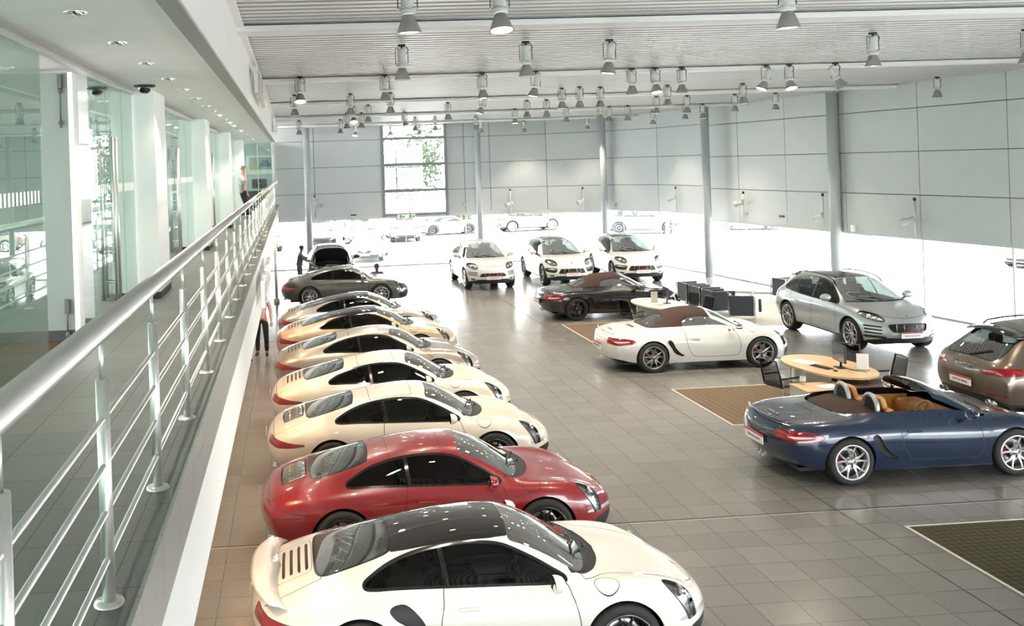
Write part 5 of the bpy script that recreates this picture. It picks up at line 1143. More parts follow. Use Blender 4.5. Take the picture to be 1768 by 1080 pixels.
def armchair(x, y, rz_, l, proto=[]):
    if proto: o = copy_tree(proto[0]); o.location = (x, y, .006); o.rotation_euler = (0,0,rz_); tag(o, l, 'armchair', 'black cube armchairs with chrome legs'); return
    o = empty('armchair', (x, y, .006), rz_); proto.append(o)     # faces +x ; 0.66 wide
    M = MAT['leather_arm']
    m = MB(); m.box(-.33, -.26, -.31, .31, .17, .74, 0, .02); m.build('backrest', [M], o)
    for s in (-1, 1): m = MB(); m.box(-.255, .33, s*.29-.035, s*.29+.035, .17, .73, 0, .02); m.build('armrest', [M], o)
    m = MB(); m.box(-.25, .32, -.25, .25, .18, .42, 0, .04); m.build('seat_cushion', [M], o)
    for sx in (-1, 1):
        for s in (-1, 1): m = MB(); m.box(sx*.335-.012, sx*.335+.012, s*.335-.012, s*.335+.012, 0, 0.74); m.build('leg', [MAT['chrome']], o)
    tag(o, l, 'armchair', 'black cube armchairs with chrome legs')
def desk(x, y, rz_, l, top, name='oval_desk', a=1.06, b=.62):
    o = empty(name, (x, y, .008), rz_); m = MB(); pts = [(b*math.copysign(abs(math.cos(t))**.9, math.cos(t)), a*math.copysign(abs(math.sin(t))**.9, math.sin(t))) for t in np.linspace(0, 2*PI, 48, endpoint=False)]
    m.prism(pts, .70, .735); m.build('table_top', [top], o)
    m = MB(); m.box(-.35, -.30, -.5, .5, .05, .68); m.build('modesty_panel', [MAT['desk_grey']], o)
    for sx, sy in ((-.3,-.7), (.3,-.7), (-.3,.7), (.3,.7)): m = MB(); m.tube([(sx, sy, 0), (sx, sy, .70)], .025, 12); m.build('leg', [MAT['steel']], o)
    m = MB(); m.box(-.12, .30, -.5, .3, .50, .56, 0, .01); m.build('cable_tray', [MAT['black']], o)
    tag(o, l, 'table'); return o
def furniture():
    DK = desk(9.86, 17.08, .10, 'oval beech desk on the brown carpet between the white roadster and the blue convertible', MAT['wood'])
    desk(9.86, 25.25, .10, 'oval pale table on the carpet beside the black roadster', MAT['wood_pale'])
    o = empty('side_cabinet', (8.78, 15.86, .006)); m = MB(); m.box(0, .72, 0, .60, .02, .56, 0, .004); m.build('body', [MAT['desk_grey']], o); m = MB(); m.box(-.01, .74, -.01, .62, .56, .59, 0, .004); m.build('worktop', [MAT['wood']], o)
    for k in range(3): m = MB(); m.box(.02, .70, -.016, -.001, .04+.175*k, .20+.175*k); m.build('drawer', [MAT['desk_grey']], o)
    tag(o, 'low grey cabinet with beech top at the near end of the oval desk', 'cabinet')
    m = MB(); m.box(-.34, .76, -1.22, -.67, .50, .53, 0, .004); m.box(.62, .74, -1.17, -.72, 0, .50); m.build('return_shelf', [MAT['wood']], DK)
    m = MB(); m.box(-.30, .45, -1.12, -.72, .531, .60, 0, .01); m.build('tray', [MAT['leather_brown']], DK)
    # things on the desk
    def monitor(x, y, rz_, z, l):
        o = empty('computer_monitor', (x, y, z), rz_); m = MB(); m.box(-.02, .02, -.25, .25, .12, .44, 0, .008); m.build('casing', [MAT['black']], o); m = MB(); m.box(-.0215, -.0205, -.235, .235, .14, .425); m.build('screen', [MAT['screen']], o)
        m = MB(); m.tube([(.02,0,.0), (.03,0,.2)], .02, 10); m.build('stand', [MAT['black']], o); m = MB(); m.box(-.07, .10, -.11, .11, 0, .012, 0, .005); m.build('base', [MAT['black']], o); tag(o, l, 'monitor')
    D = .744
    monitor(9.95, 16.85, -.12, D, 'slim black computer monitor on the oval beech desk'); monitor(10.02, 25.15, -.1, D, 'small black monitor on the pale oval table')
    m = MB(); m.box(-.07, .07, -.21, .21, 0, .018, 0, .005)
    for i in range(5):
        for j in range(14): m.box(-.058+i*.024, -.040+i*.024, -.2+j*.029, -.176+j*.029, .018, .022)
    o = m.build('keyboard', [MAT['black']], loc=(9.66, 16.95, D), rot=(0,0,.3)); tag(o, 'black keyboard in front of the monitor on the beech desk', 'keyboard')
    m = MB(); m.ell((0,0,.012), (.03,.05,.018)); tag(m.build('mouse', [MAT['black']], loc=(9.72, 16.60, D), rot=(0,0,.3)), 'black mouse beside the keyboard on the beech desk', 'mouse')
    m = MB(); m.box(-.15, .15, -.21, .21, 0, .006); tag(m.build('paper_sheet', [MAT['paper']], loc=(9.62, 17.45, D), rot=(0,0,.5)), 'white paper lying on the far half of the beech desk', 'paper')
    def book(x, y, z, rz_, l, mt):
        o = empty('brochure_holder', (x, y, z), rz_); m = MB(); m.box(-.11, .11, -.002, .004, 0, .27); m.box(-.11, .11, -.08, .004, 0, .004); m.build('stand', [MAT['acrylic']], o); m = MB(); m.box(-.10, .10, -.018, -.004, .01, .29, 0); m.build('brochure', [mt], o); o2 = o; tag(o, l, 'brochure holder')
    book(10.25, 16.62, D, -.5, 'clear holder with a white brochure right of the monitor', MAT['paper']); book(9.80, 25.45, D, .2, 'brochure holder standing on the pale oval table', MAT['desk_grey'])
    m = MB(); m.box(-.15, .15, -.1, .1, 0, .02, 0, .003); tag(m.build('magazine_stack', [MAT['desk_grey']], loc=(9.72, 24.95, D), rot=(0,0,.4)), 'grey magazines lying on the pale oval table', 'magazine')
    o = empty('water_bottle', (8.97, 16.36, .596)); m = MB(); m.lathe([(.001,0), (.045,0), (.048,.02), (.046,.14), (.048,.20), (.03,.25), (.017,.27), (.017,.29)], 20); m.build('bottle_body', [MAT['acrylic']], o); m = MB(); m.lathe([(.02,.285), (.02,.31), (.001,.31)], 14); m.build('cap', [MAT['paper']], o)
    m = MB(); m.lathe([(.0485,.06), (.0485,.15)], 20); m.build('bottle_label', [MAT['paper']], o); tag(o, 'clear water bottle on the low cabinet by the mesh chair', 'bottle')
    m = MB(); m.box(-.17, .17, -.12, .12, 0, .02); tag(m.build('notebook', [MAT['paper']], loc=(9.28, 16.08, .596), rot=(0,0,.2)), 'white notebook on the low cabinet beside the water bottle', 'notebook')
    m = MB(); m.tube([(10.02,16.70,D+.006), (10.10,16.55,D+.006), (10.20,16.45,D+.006), (10.15,16.35,D+.008)], .006, 6); tag(m.build('cable', [MAT['black']]), 'black cable trailing from the monitor over the beech desk', 'cable')
    m = MB(); m.box(0, .4, 0, .3, .0, .16, 0, .01); tag(m.build('storage_box', [MAT['paper']], loc=(8.3, 15.55, .006), rot=(0,0,.1)), 'small white box on the carpet left of the low grey cabinet', 'box')
    m = MB(); m.box(-.2, .2, -.15, .15, 0, .12, 0, .01); 
    g = 'mesh backed chairs around the desks'
    office_chair(8.93, 17.0, .25, 'mesh backed office chair left of the oval beech desk', g); office_chair(10.55, 17.75, PI+.7, 'black office chair behind the monitor of the beech desk', g); office_chair(10.72, 16.72, PI-.1, 'black office chair at the right end of the beech desk', g)
    office_chair(9.0, 24.9, .35, 'black mesh chair left of the pale oval table, before the black roadster', g); office_chair(10.7, 25.5, PI+.3, 'mesh chair right of the pale oval table, farther one', g); office_chair(10.75, 24.65, PI+.2, 'mesh chair right of the pale oval table, nearer one', g)
    armchair(12.60, 26.15, PI/2-.40, 'black cube armchair nearest the camera, seen square from behind'); armchair(12.42, 27.2, .06, 'black cube armchair second from the front of the armchair line'); armchair(12.42, 28.15, .06, 'black cube armchair third from the front of the armchair line'); armchair(12.42, 29.1, .06, 'black cube armchair at the far end of the armchair line')
    armchair(15.55, 29.1, .2, 'black cube armchair by itself behind the silver off-roader')
    o = empty('ash_stand', (13.75, 27.3, .006)); m = MB(); m.lathe([(.001,.012), (.26,.012), (.27,0)], 32); m.build('base', [MAT['paper']], o); m = MB(); m.tube([(-.02,0,.012), (-.02,0,.40)], .045, 20); m.build('post', [MAT['black']], o); tag(o, 'short black post on a round white base beside the front armchair', 'stand')
    m = MB(); m.box(-1.3, 1.3, -.03, .03, 0, .06); tag(m.build('floor_bar', [MAT['desk_grey']], loc=(15.6, 31.0, .0), rot=(0,0,-.62)), 'long low grey bar on the bright floor before the lone armchair', 'bar')
    o = empty('display_stand', (7.72, 9.15, .008)); m = MB(); m.box(0, .6, 0, .5, 0, .38, 0, .004); m.build('body', [MAT['dark']], o)
    for z, xo in ((.39, -.07), (.64, .03)):
        m = MB(); m.box(xo, xo+.5, .05, .45, z, z+.012); m.box(xo, xo+.01, .05, .45, z, z+.11); m.box(xo, xo+.5, .05, .06, z, z+.11); m.box(xo, xo+.5, .44, .45, z, z+.11); m.build('tray', [MAT['acrylic']], o)
    m = MB(); m.tube([(.35,.40,.38), (.35,.40,.75)], .015, 8); m.build('post', [MAT['chrome']], o); tag(o, 'black display stand with clear acrylic trays at the right frame edge', 'display stand')
    # office at the far end of the gallery
    o = empty('framed_photograph', (-1.45, 42.97, 4.95)); m = MB(); m.box(-.62, .62, 0, .025, -.42, .42); m.build('mount', [MAT['paper']], o); m = MB(); m.quad((-.50,-.003,-.22), (.56,-.003,-.22), (.56,-.003,.34), (-.50,-.003,.34)); m.build('picture', [MAT['pic_ground']], o)
    m = MB()
    def pcar(x, z, s, mi):
        m.prism([(x-.22*s, z-.10*s), (x-.25*s, z+.02*s), (x-.16*s, z+.07*s), (x-.10*s, z+.17*s), (x+.10*s, z+.17*s), (x+.16*s, z+.07*s), (x+.25*s, z+.02*s), (x+.22*s, z-.10*s)], 0, .003, mi, Matrix(((1,0,0,0),(0,0,-1,-.004),(0,1,0,0),(0,0,0,1))))
    pcar(.22, .02, 1.1, 0); pcar(-.30, -.10, .65, 1); m.build('printed_cars', [MAT['pic_blue'], MAT['pic_yellow']], o); tag(o, 'framed picture of a blue and a yellow car on the far gallery wall', 'picture')
    o = empty('office_desk', (-1.55, 41.2, MEZ)); m = MB(); m.box(-.7, .7, -.35, .35, .70, .74, 0, .004); m.build('desk_top', [MAT['wood_pale']], o)
    for s in (-1, 1): m = MB(); m.box(s*.62-.03, s*.62+.03, -.3, .3, 0, .70); m.build('leg', [MAT['black']], o)
    m = MB(); m.box(-.6, .6, .25, .28, .2, .7); m.build('back_panel', [MAT['black']], o); tag(o, 'pale desk in the glazed office at the far end of the gallery', 'desk')
    o = empty('computer_monitor', (-1.45, 41.1, MEZ+.741), -PI/2); m = MB(); m.box(-.02, .02, -.32, .32, .06, .46, 0, .01); m.build('casing', [MAT['black']], o); m = MB(); m.box(-.02, .12, -.12, .12, 0, .012); m.tube([(.02,0,0), (.02,0,.2)], .02, 8); m.build('stand', [MAT['silver_trim']], o); m = MB(); m.ell((.022,0,.26), (.003,.03,.03)); m.build('casing_mark', [MAT['paper']], o)
    tag(o, 'large black computer screen seen from behind on the far gallery desk', 'monitor')
# ---------------------------------------------------------------- people
def skin(name, chains, mats, parent=None, lev=1):
    vs = []; es = []; rs = []; idx = {}
    def V(p, r):
        k = tuple(round(q, 4) for q in p)
        if k not in idx: idx[k] = len(vs); vs.append(k); rs.append(r)
        return idx[k]
    for ch in chains:
        pr = None
        for p, r in ch:
            i = V(p, r)
            if pr is not None and pr != i: es.append((pr, i))
            pr = i
    me = bpy.data.meshes.new(name); me.from_pydata(vs, es, []); o = bpy.data.objects.new(name, me); col_link(o)
    sk = o.modifiers.new('s', 'SKIN'); sk.use_smooth_shade = True
    for i, d in enumerate(me.skin_vertices[0].data): r = rs[i]; d.radius = (r, r) if not isinstance(r, tuple) else r; d.use_root = (i == 0)
    sb = o.modifiers.new('b', 'SUBSURF'); sb.levels = lev; sb.render_levels = lev
    dg = bpy.context.evaluated_depsgraph_get(); e = bpy.data.meshes.new_from_object(o.evaluated_get(dg)); bpy.data.objects.remove(o)
    e.name = name; e.materials.clear()
    for m in (mats if isinstance(mats, list) else [mats]): e.materials.append(m)
    for p in e.polygons: p.use_smooth = True; p.material_index = 0
    o = bpy.data.objects.new(name, e); col_link(o)
    if parent: o.parent = parent
    return o
def person(loc, rz_, J, skinm, shirt, trousers, shoes, hair, label, sleeves='long', h=1.75):
    """J: joints in metres, facing +x, pelvis first; left = +y"""
    s = h/1.75; g = lambda k: tuple(q*s for q in J[k]); lerp = lambda a, b, t: tuple(a[i]+(b[i]-a[i])*t for i in range(3))
    pel, chest, neck, head = g('pelvis'), g('chest'), g('neck'), g('head'); ch = []
    up = lambda a, d: (a[0], a[1], a[2]+d*s)
    hd = Vector(head)-Vector(neck); hd.normalize(); H = lambda d, f=0.: tuple(Vector(head)+hd*d*s+Vector((f*s, 0, 0)))
    ch.append([(pel, .12*s), (lerp(pel, chest, .5), .115*s), (chest, .13*s), (lerp(chest, neck, .8), .07*s), (neck, .052*s), (H(-.07), .062*s), (H(-.02), .082*s), (H(.05), .090*s), (H(.105), .065*s)])
    for sd in ('l', 'r'):
        sh, el, wr = g(sd+'sh'), g(sd+'el'), g(sd+'wr'); d = (Vector(wr)-Vector(el)).normalized(); hp = tuple(Vector(wr)+d*.07*s)
        ch.append([(chest, .13*s), (sh, .055*s), (lerp(sh, el, .5), .046*s), (el, .038*s), (lerp(el, wr, .5), .036*s), (wr, .026*s), (hp, (.042*s, .022*s))])
        hip, kn, an, toe = g(sd+'hip'), g(sd+'kn'), g(sd+'an'), g(sd+'toe')
        ch.append([(pel, .12*s), (hip, .085*s), (lerp(hip, kn, .5), .072*s), (kn, .055*s), (lerp(kn, an, .4), .052*s), (an, .036*s), (toe, .035*s)])
        # five fingers rooted in the palm
        side_ = d.cross(Vector((1, 0, 0)) if abs(d.x) < .8 else Vector((0, 0, 1))).normalized(); cv = side_.cross(d)*(.35 if sd == 'l' else -.35)
        for k, L in enumerate((.070, .078, .072, .058)):
            a = Vector(hp)+d*.02*s+side_*(k-1.5)*.020*s; b = a+d*L*.5*s+cv*.02*s; c = b+(d*.8+cv).normalized()*L*.5*s; ch.append([(hp, (.042*s, .022*s)), (tuple(a), .010*s), (tuple(b), .009*s), (tuple(c), .0075*s)])
        a = Vector(wr)+d*.035*s-side_*.035*s; b = a+(d-side_*.6).normalized()*.04*s; ch.append([(hp, (.042*s, .022*s)), (tuple(a), .012*s), (tuple(b), .009*s)])
    o = skin('person', ch, [skinm, MAT['dark'], MAT['lip']], None, 1); o.location = loc; o.rotation_euler = (0, 0, rz_)
    # face on the same mesh
    m = MB(); c = Vector(H(.015))
    m.ell(tuple(c+Vector((.098, 0, -.02))*s), (.02*s, .013*s, .025*s), 0, 8, 6)
    for q in (-1, 1): m.ell(tuple(c+Vector((.086, q*.032, .012))*s), (.010*s, .012*s, .007*s), 1, 8, 6); m.ell(tuple(c+Vector((.0, q*.088, -.01))*s), (.022*s, .010*s, .032*s), 0, 8, 6)
    m.ell(tuple(c+Vector((.084, 0, -.06))*s), (.010*s, .024*s, .006*s), 2, 8, 6)
    bm = bmesh.new(); bm.from_mesh(o.data); me2 = m.mesh('f', [skinm, MAT['dark'], MAT['lip']]); bm.from_mesh(me2); bm.to_mesh(o.data); bm.free(); bpy.data.meshes.remove(me2)
    hc = Vector(H(.045)); hm = MB(); n = 14; vs = []
    prof = [(math.sin(t)*.098*s, math.cos(t)*.104*s) for t in np.linspace(0, 1.75, 9)]
    hm.lathe([(max(r_, .001), z_) for r_, z_ in prof], 18, 0, Matrix.Translation(hc+Vector((-.016, 0, .008))*s) @ Matrix.Rotation(-.38, 4, 'Y')); hm.build('hair', [hair], o)
    k = .018*s
    torso = [(tuple(Vector(pel)+Vector((0,0,-.05*s))), .142*s), (tuple(Vector(pel)+Vector((0,0,.08*s))), .142*s), (lerp(pel, chest, .5), .132*s), (chest, .148*s), (lerp(chest, neck, .72), .088*s)]
    cs = [torso]
    for sd in ('l', 'r'):
        sh, el, wr = g(sd+'sh'), g(sd+'el'), g(sd+'wr'); a = [(chest, .148*s), (sh, .072*s), (lerp(sh, el, .5), .062*s)]
        a += [(el, .054*s), (lerp(el, wr, .5), .048*s), (lerp(el, wr, .92), .040*s)] if sleeves == 'long' else [(lerp(sh, el, .8), .058*s)]
        cs.append(a)
    skin('shirt', cs, [shirt], o)
    cs = [[(tuple(Vector(pel)+Vector((0,0,.06*s))), .135*s), (pel, .135*s)]]
    for sd in ('l', 'r'):
        hip, kn, an = g(sd+'hip'), g(sd+'kn'), g(sd+'an'); cs.append([(pel, .135*s), (hip, .102*s), (lerp(hip, kn, .5), .088*s), (kn, .070*s), (lerp(kn, an, .5), .064*s), (lerp(kn, an, .96), .058*s)])
    skin('trousers', cs, [trousers], o)
    for sd in ('l', 'r'):
        an, toe = Vector(g(sd+'an')), Vector(g(sd+'toe')); d = (toe-an).normalized(); a = an-d*.05*s; a.z = toe.z
        skin('shoe', [[(tuple(a), .046*s), (tuple(an.lerp(toe, .5)), .048*s), (tuple(toe+d*.03*s), .038*s)]], [shoes], o)
    tag(o, label, 'person'); return o
def stand(**kw):
    J = dict(pelvis=(0,0,.95), chest=(0,0,1.28), neck=(0,0,1.49), head=(.015,0,1.62), lsh=(0,.19,1.40), rsh=(0,-.19,1.40), lel=(-.02,.25,1.13), rel=(-.02,-.25,1.13), lwr=(.04,.26,.89), rwr=(.04,-.26,.89),
             lhip=(0,.095,.90), rhip=(0,-.095,.90), lkn=(.02,.11,.50), rkn=(.02,-.11,.50), lan=(0,.12,.09), ran=(0,-.12,.09), ltoe=(.14,.14,.045), rtoe=(.14,-.14,.045)); J.update(kw); return J
def people():
    P = MAT; P['skin_dark'] = mat('skin_brown', (.16,.085,.055), .5); P['skin_light'] = mat('skin_fair', (.55,.33,.24), .5); P['lip'] = mat('lip_tone', (.25,.09,.07), .5); P['hair_black'] = mat('hair_black', (.01,.01,.01), .6); P['hair_brown'] = mat('hair_greybrown', (.12,.09,.07), .6)
    P['pink'] = mat('pink_shirt_cloth', (.72,.48,.47), .8); P['navy'] = mat('dark_navy_cloth', (.012,.015,.025), .8); P['denim'] = mat('denim_cloth', (.03,.05,.11), .8); P['grey_cloth'] = mat('grey_work_cloth', (.09,.10,.105), .8); P['white_cloth'] = mat('white_shirt_cloth', (.78,.79,.80), .8); P['shoe'] = mat('black_shoe_leather', (.012,.012,.013), .4)
    person((-.93, 24.3, 0), -PI/2-.1, stand(lkn=(.03,.12,.5), rkn=(-.02,-.11,.5), ran=(-.06,-.12,.09), rtoe=(.08,-.14,.045)), P['skin_light'], P['pink'], P['navy'], P['shoe'], P['hair_brown'], 'person in a pink shirt and dark trousers standing under the gallery edge')
    person((-1.55, 23.45, 0), 0.1, stand(lkn=(.12,.10,.5), lan=(.25,.1,.09), ltoe=(.39,.1,.045), rkn=(.0,-.1,.5), ran=(-.18,-.1,.12), rtoe=(-.05,-.1,.05)), P['skin_light'], P['white_cloth'], P['denim'], P['shoe'], P['hair_black'], 'person in blue jeans mostly hidden by the lower fascia, left of the pink shirt')
    person((.14, 36.9, 0), .15, stand(chest=(.04,0,1.28), neck=(.08,0,1.48), head=(.11,0,1.60), lsh=(.05,.19,1.40), rsh=(.05,-.19,1.40), lel=(.22,.24,1.15), rel=(.20,-.24,1.15), lwr=(.44,.16,1.12), rwr=(.44,-.16,1.10)), P['skin_dark'], P['grey_cloth'], P['grey_cloth'], P['shoe'], P['hair_black'], 'person in grey work clothes standing left of the open black car', 'short')
    person((3.05, 35.6, 0), -PI/2-.2, dict(pelvis=(-.1,0,.32), chest=(.0,0,.60), neck=(.05,0,.79), head=(.08,0,.92), lsh=(.02,.19,.72), rsh=(.02,-.19,.72), lel=(.2,.24,.50), rel=(.2,-.24,.50), lwr=(.40,.15,.48), rwr=(.40,-.15,.46), lhip=(-.08,.1,.29), rhip=(-.08,-.1,.29), lkn=(.30,.16,.42), rkn=(.28,-.16,.10), lan=(.22,.16,.09), ran=(-.12,-.15,.09), ltoe=(.36,.17,.045), rtoe=(-.22,-.15,.06)), P['skin_dark'], P['grey_cloth'], P['grey_cloth'], P['shoe'], P['hair_black'], 'person in a grey shirt crouching beyond the dark grey coupe', 'short')
    person((-1.66, 31.4, MEZ), -.35, stand(neck=(.03,0,1.49), head=(.06,0,1.61), rel=(.20,-.24,1.22), rwr=(.16,-.10,1.55), lkn=(.05,.1,.5), lan=(.12,.1,.09), ltoe=(.27,.1,.045), rkn=(.13,-.1,.5), ran=(.30,-.1,.09), rtoe=(.44,-.1,.045)), P['skin_light'], P['white_cloth'], P['navy'], P['shoe'], P['hair_brown'], 'person in a white shirt and dark trousers with a raised arm on the gallery', 'short')
# ---------------------------------------------------------------- cars in place
def cars():
    P = MAT
    cream = paint('paint_cream_white', (.73,.67,.55)); white = paint('paint_white', (.76,.74,.68)); red = paint('paint_carmine_red', (.23,.002,.007)); beige = paint('paint_platinum_beige', (.42,.36,.29), .6, .32); gold = paint('paint_champagne', (.55,.42,.27), .15, .3)
    silver = paint('paint_pale_silver', (.46,.45,.41), .6, .3); grey = paint('paint_meteor_grey', (.115,.11,.10), .5, .3); navy = paint('paint_dark_blue', (.005,.017,.048), .2, .25); black = paint('paint_black', (.008,.008,.009), 0, .2); pure = paint('paint_pure_white', (.72,.72,.70)); lsil = paint('paint_light_silver', (.50,.53,.54), .55, .3); bronze = paint('paint_bronze', (.14,.108,.08), .6, .3)
    X = -.565; G = 'sports coupes parked in a row beside the gallery'
    def put(o, x, y, rz_, pm, label, cat='car', g=None, extra=None):
        o.location = (x, y, 0); o.rotation_euler = (0, 0, rz_); t = {'paint': pm}; t.update(extra or {}); swap(o, t); tag(o, label, cat, g); return o
    t = make_911(True, True, 'slots', 'twin5', 'rim_black', None); put(t, X, 9.35, 0, white, 'white sports coupe with black glass roof and fixed rear wing, nearest in the row', g=G)
    c = make_911(False, False, 'fine', 'twin5', 'rim_black', 'red_cal'); d = make_911(False, True, 'slots', 'twin5', 'rim_dark', None); e = make_911(False, False, 'slots', 'twin5', 'rim_dark', None)
    c2 = copy_tree(c); f = copy_tree(c)
    put(c, X, 12.10, 0, red, 'bright red sports coupe, second in the row behind the white winged one', g=G)
    put(c2, X, 14.95, 0, cream, 'cream white sports coupe directly behind the red coupe', g=G)
    e2 = copy_tree(e); put(e, X, 17.55, 0, cream, 'cream white sports coupe with dark slots on its tail, second behind the red coupe', g=G)
    put(e2, X, 20.4, 0, beige, 'beige grey metallic sports coupe between the cream and the champagne coupes', g=G)
    d2 = copy_tree(d); put(d, X, 23.3, 0, gold, 'champagne coloured sports coupe with black roof in the middle of the row', g=G)
    put(d2, X, 26.0, 0, silver, 'pale silver sports coupe with glass roof before the dark grey coupe', g=G)
    put(f, X, 33.2, math.radians(-1), grey, 'dark grey sports coupe with silver wheels at the far end of the row', g=G, extra={'rim_black': P['rim_silver'], 'tail_lamp_red': P['tail_orange']})
    b = make_roadster('open', 'twin5', 'rim_silver', 'red_cal', 'tan', 'tan_dark'); put(b, 6.80, 13.82, 0.0, navy, 'dark blue convertible with open top and tan leather seats')
    w = make_roadster('soft', 'twin5', 'rim_dark', 'red_cal'); k = copy_tree(w); put(w, 6.80, 21.2, 0.0, pure, 'white roadster with closed brown soft top'); put(k, 7.22, 28.15, 0.0, black, 'black roadster with closed brown soft top', extra={'rim_titanium': P['rim_black']})
    s = 4.85/4.75
    m = make_suv('macan', rim='twenty', rimmat='rim_silver', rails_on=True, pano=True, name='off_roader'); m.scale = (.985, 1, .985); m2 = copy_tree(m)
    put(m, 14.02, 25.45, -PI/2, lsil, 'silver compact off-roader with roof rails facing the camera', extra={}); m.scale = (.985, 1, .985)
    put(m2, 11.66, 16.0, 0, bronze, 'bronze off-roader cut by the right frame edge, seen from behind')
    cb = make_suv('cayenne_base', rim='five', rimmat='rim_silver', name='off_roader'); cs = make_suv('cayenne', rim='ten', rimmat='rim_black', pano=True, name='off_roader')
    put(cb, 7.25, 39.25, -PI/2, pure, 'white off-roader facing the camera, leftmost of the three'); cb.scale = (s, 1, 1.02)
    cs2 = copy_tree(cs); put(cs, 10.25, 39.3, -PI/2, pure, 'white off-roader facing the camera, middle one of the three'); cs.scale = (s, 1, 1.02)
    put(cs2, 13.2, 39.3, -PI/2-.06, pure, 'white off-roader facing the camera, rightmost of the three'); cs2.scale = (s, 1, 1.02)
    oh = make_suv('cayenne', rim='five', rimmat='rim_silver', name='saloon_car', open_hood=True); put(oh, 1.42, 41.6, -PI/2, black, 'black car with its bonnet raised between the mechanic and the wall glazing'); oh.scale = (.98, 1.02, .93)
    # outside
    G2 = 'cars parked outside beyond the glazing'; a = math.radians(90)
    OUT = [(cs, -1.6, 53.8, a+.1, 'white off-roader outside at the far left, half hidden by the post'), (cs, 1.6, 57.5, a, 'white off-roader outside seen from behind, left of the three in line'), (cs, 4.0, 57.2, a, 'white off-roader outside seen from behind, middle of the three'), (cs, 6.75, 57.0, a, 'white off-roader outside seen from behind, right of the three below the tall window'),
           (m, 13.4, 62.8, .12, 'bronze off-roader outside beyond the back glazing, seen side on'), (cs, 19.2, 58.0, -.3, 'white off-roader outside behind the rightmost white off-roader'), (c, 8.0, 62.5, .1, 'grey blue car outside behind the leftmost indoor off-roader'), (c, 26.0, 58.0, -.4, 'silver coupe outside between the two right middle columns'), (e, 31, 51.0, -.6, 'grey coupe outside left of the thick right column'), (c, 27.2, 34.2, .3, 'silver car outside at the right frame edge')]
    pm = [pure, pure, pure, pure, bronze, pure, paint('paint_blue_grey', (.25,.30,.36), .5, .3), silver, grey, lsil]
    for i, (src, x, y, r_, l) in enumerate(OUT):
        o = copy_tree(src); o.location = (x, y, -.02); o.rotation_euler = (0, 0, r_); tag(o, l, 'car', G2)
        names = set(s_.material.name for k_ in [o]+list(o.children) if k_.type == 'MESH' for s_ in k_.material_slots if s_.material and s_.material.name.startswith('paint'))
        swap(o, {q: pm[i] for q in names})
    sl = make_suv('saloon', rim='five', rimmat='rim_silver', name='saloon_car'); put(sl, 4.15, 50.6, -PI/2-.18, pure, 'white saloon outside facing the hall, with dark twin grille', g=G2); sl.scale = (.95, .96, .84)
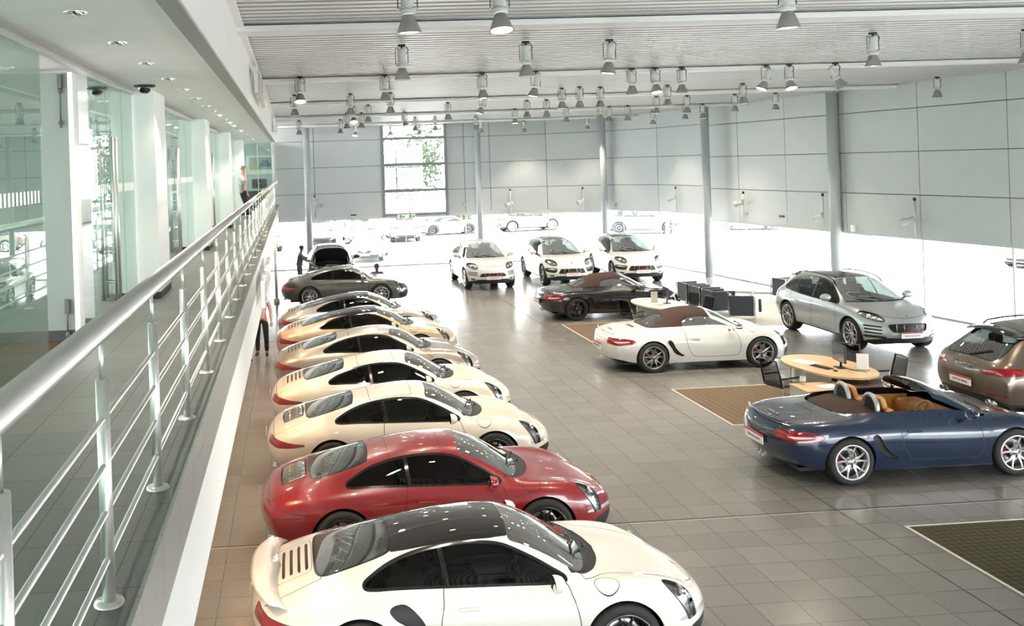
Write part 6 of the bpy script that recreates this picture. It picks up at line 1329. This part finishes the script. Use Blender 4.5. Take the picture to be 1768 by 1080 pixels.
def outdoors():
    mb = MB(); mb.box(-60, 90, 44.45, 130, -.2, -.02); struct(mb.build('ground', [MAT['concrete']]))
    mb = MB(); mb.box(18.5, 90, -40, 44.45, -.2, -.02); struct(mb.build('ground', [MAT['concrete']])); mb = MB(); mb.box(-60, 90, -60, -5.6, -.2, -.02); struct(mb.build('ground', [MAT['concrete']]))
    # palisade fence beyond the cars
    o = empty('palisade_fence', (-8, 66, 0)); m = MB()
    for k in range(120): m.box(k*.42-.02, k*.42+.02, -.02, .02, 0, 2.0)
    m.build('pales', [MAT['fence']], o); m = MB(); m.box(0, 50, -.03, .03, .4, .46); m.box(0, 50, -.03, .03, 1.6, 1.66); m.build('rail', [MAT['fence']], o); tag(o, 'grey palisade fence outside beyond the parked cars', 'fence')
    o2 = empty('palisade_fence', (42, 62, 0), -1.0); m = MB()
    for k in range(110): m.box(k*.42-.02, k*.42+.02, -.02, .02, 0, 2.0)
    m.build('pales', [MAT['fence']], o2); m = MB(); m.box(0, 46, -.03, .03, .4, .46); m.box(0, 46, -.03, .03, 1.6, 1.66); m.build('rail', [MAT['fence']], o2); tag(o2, 'grey palisade fence outside along the right edge of the forecourt', 'fence')
    rnd = random.Random(3)
    cg = lambda s: max(-1.2*s, min(1.2*s, rnd.gauss(0, s)))
    def tree(x, y, h, w, l, lm, cat='tree', nl=3200, trunk=True):
        o = empty('leafy_tree' if trunk else 'shrub', (x, y, -.02)); t = MB()
        if trunk: t.tube([(0,0,0), (.1,0,h*.25), (0,.1,h*.5)], [.22,.16,.10], 10); t.tube([(.05,0,h*.3), (w*.3,.2,h*.6)], [.10,.04], 8); t.tube([(.05,0,h*.3), (-w*.3,-.2,h*.6)], [.10,.04], 8); t.build('trunk', [MAT['bark']], o)
        else: t.tube([(0,0,0), (.1,0,h*.5)], [.05,.03], 6); t.tube([(0,0,0), (-.2,.1,h*.5)], [.05,.03], 6); t.build('stem', [MAT['bark']], o)
        m = MB(); cl = [(cg(w*.2), cg(w*.2), h*(.62 if trunk else .5)+rnd.gauss(0, h*.15), rnd.uniform(.5, 1)*w*.36) for _ in range(12)]; vs = []; fs = []
        for i in range(nl):
            cx, cy, cz, r = cl[i % len(cl)]; u = Vector((rnd.gauss(0,1), rnd.gauss(0,1), rnd.gauss(0,1))).normalized()*r*rnd.uniform(.6,1.05); p = Vector((cx, cy, max(.15, cz)))+u; p.z = max(p.z, .1 if trunk else -.02)
            a = Vector((rnd.gauss(0,1), rnd.gauss(0,1), rnd.gauss(0,1))).normalized(); b = a.cross(u).normalized(); s_ = rnd.uniform(.12,.26); n = len(vs); vs += [p-a*s_, p+b*s_*.5, p+a*s_, p-b*s_*.5]; fs.append((n, n+1, n+2, n+3))
        m.add(vs, fs); m.build('foliage', [lm], o); tag(o, l, cat, 'trees and shrubs beyond the forecourt'); return o
    G = MAT['leaf']; Gy = MAT['leaf_yellow']
    tree(-3.2, 70, 6, 4.5, 'green tree outside at the far left, behind the half hidden car', G); tree(1.6, 71, 6, 4.5, 'green tree outside behind the left parked off-roader', G); tree(9.2, 76, 7.2, 6.5, 'tall pale green tree filling the tall window', G); tree(15.6, 78, 8, 4.2, 'green tree outside right of the tall window, behind the shrub', G)
    tree(20.4, 76, 8, 4.5, 'green tree outside behind the bronze parked car', G); tree(26, 74, 8, 4.5, 'green tree outside above the right middle glazing', G)
    tree(11.9, 68.5, 2.8, 2.2, 'yellow green shrub outside right of the exit sign', Gy, 'shrub', 700, False); tree(36.5, 45.5, 2.4, 4, 'yellow flowering shrub outside right of the thick column', Gy, 'shrub', 900, False); tree(38.5, 41, 2.2, 4.5, 'yellow green shrub outside below the right wall panels', Gy, 'shrub', 900, False); tree(40, 36, 2, 4.5, 'low pale shrub outside farther right below the wall panels', Gy, 'shrub', 900, False)
    for x, y in ((13.5, 61), (20.5, 55.5)):
        pass
def more_mats():
    P = MAT
    P['rug_brown'] = rug_mat('office_carpet', (.10,.07,.035), (.045,.035,.02), (.07,.05,.03)); P['rug_olive'] = rug_mat('olive_carpet', (.055,.050,.032), (.105,.098,.062), (.05,.045,.03), .07); P['rug_tan'] = rug_mat('tan_carpet', (.13,.098,.065), (.20,.155,.105), (.13,.10,.07), .09)
    P['rug_grey'] = mat('grey_carpet', (.40,.40,.36), .95, noise=.12, nscale=8); P['frame_light'] = mat('pale_edge_trim', (.68,.66,.62), .4, .3)
    P['sign_white'] = mat('sign_white', (.8,.85,.82), .4); P['sign_green'] = mat('sign_green', (.0,.17,.07), .4); P['leather_brown'] = mat('brown_tray', (.12,.06,.03), .5)
    P['pic_ground'] = mat('print_ground', (.42,.40,.36), .5); P['pic_blue'] = mat('print_blue', (.05,.16,.28), .4); P['pic_yellow'] = mat('print_yellow', (.50,.44,.18), .4); P['tail_orange'] = mat('tail_lamp_orange_red', (.75,.06,.01), .15, coat=1.)
    P['fence'] = mat('fence_grey', (.30,.32,.33), .5); P['bark'] = mat('bark', (.12,.09,.07), .9); P['leaf'] = mat('leaf_green', (.032,.055,.022), .7); P['leaf_yellow'] = mat('leaf_yellow_green', (.085,.10,.018), .7)
make_mats(); room_mats(); more_mats()
floor_part(); wall_panels(); ceiling_part(); gallery(); railing(); columns()
cars(); rugs(); furniture(); people()
ceiling_lamps(); downlights(); under_gallery_lamps(); lettering(); wall_spots(); outdoors()
for o in bpy.data.objects:
    if '_c' in o: del o['_c']
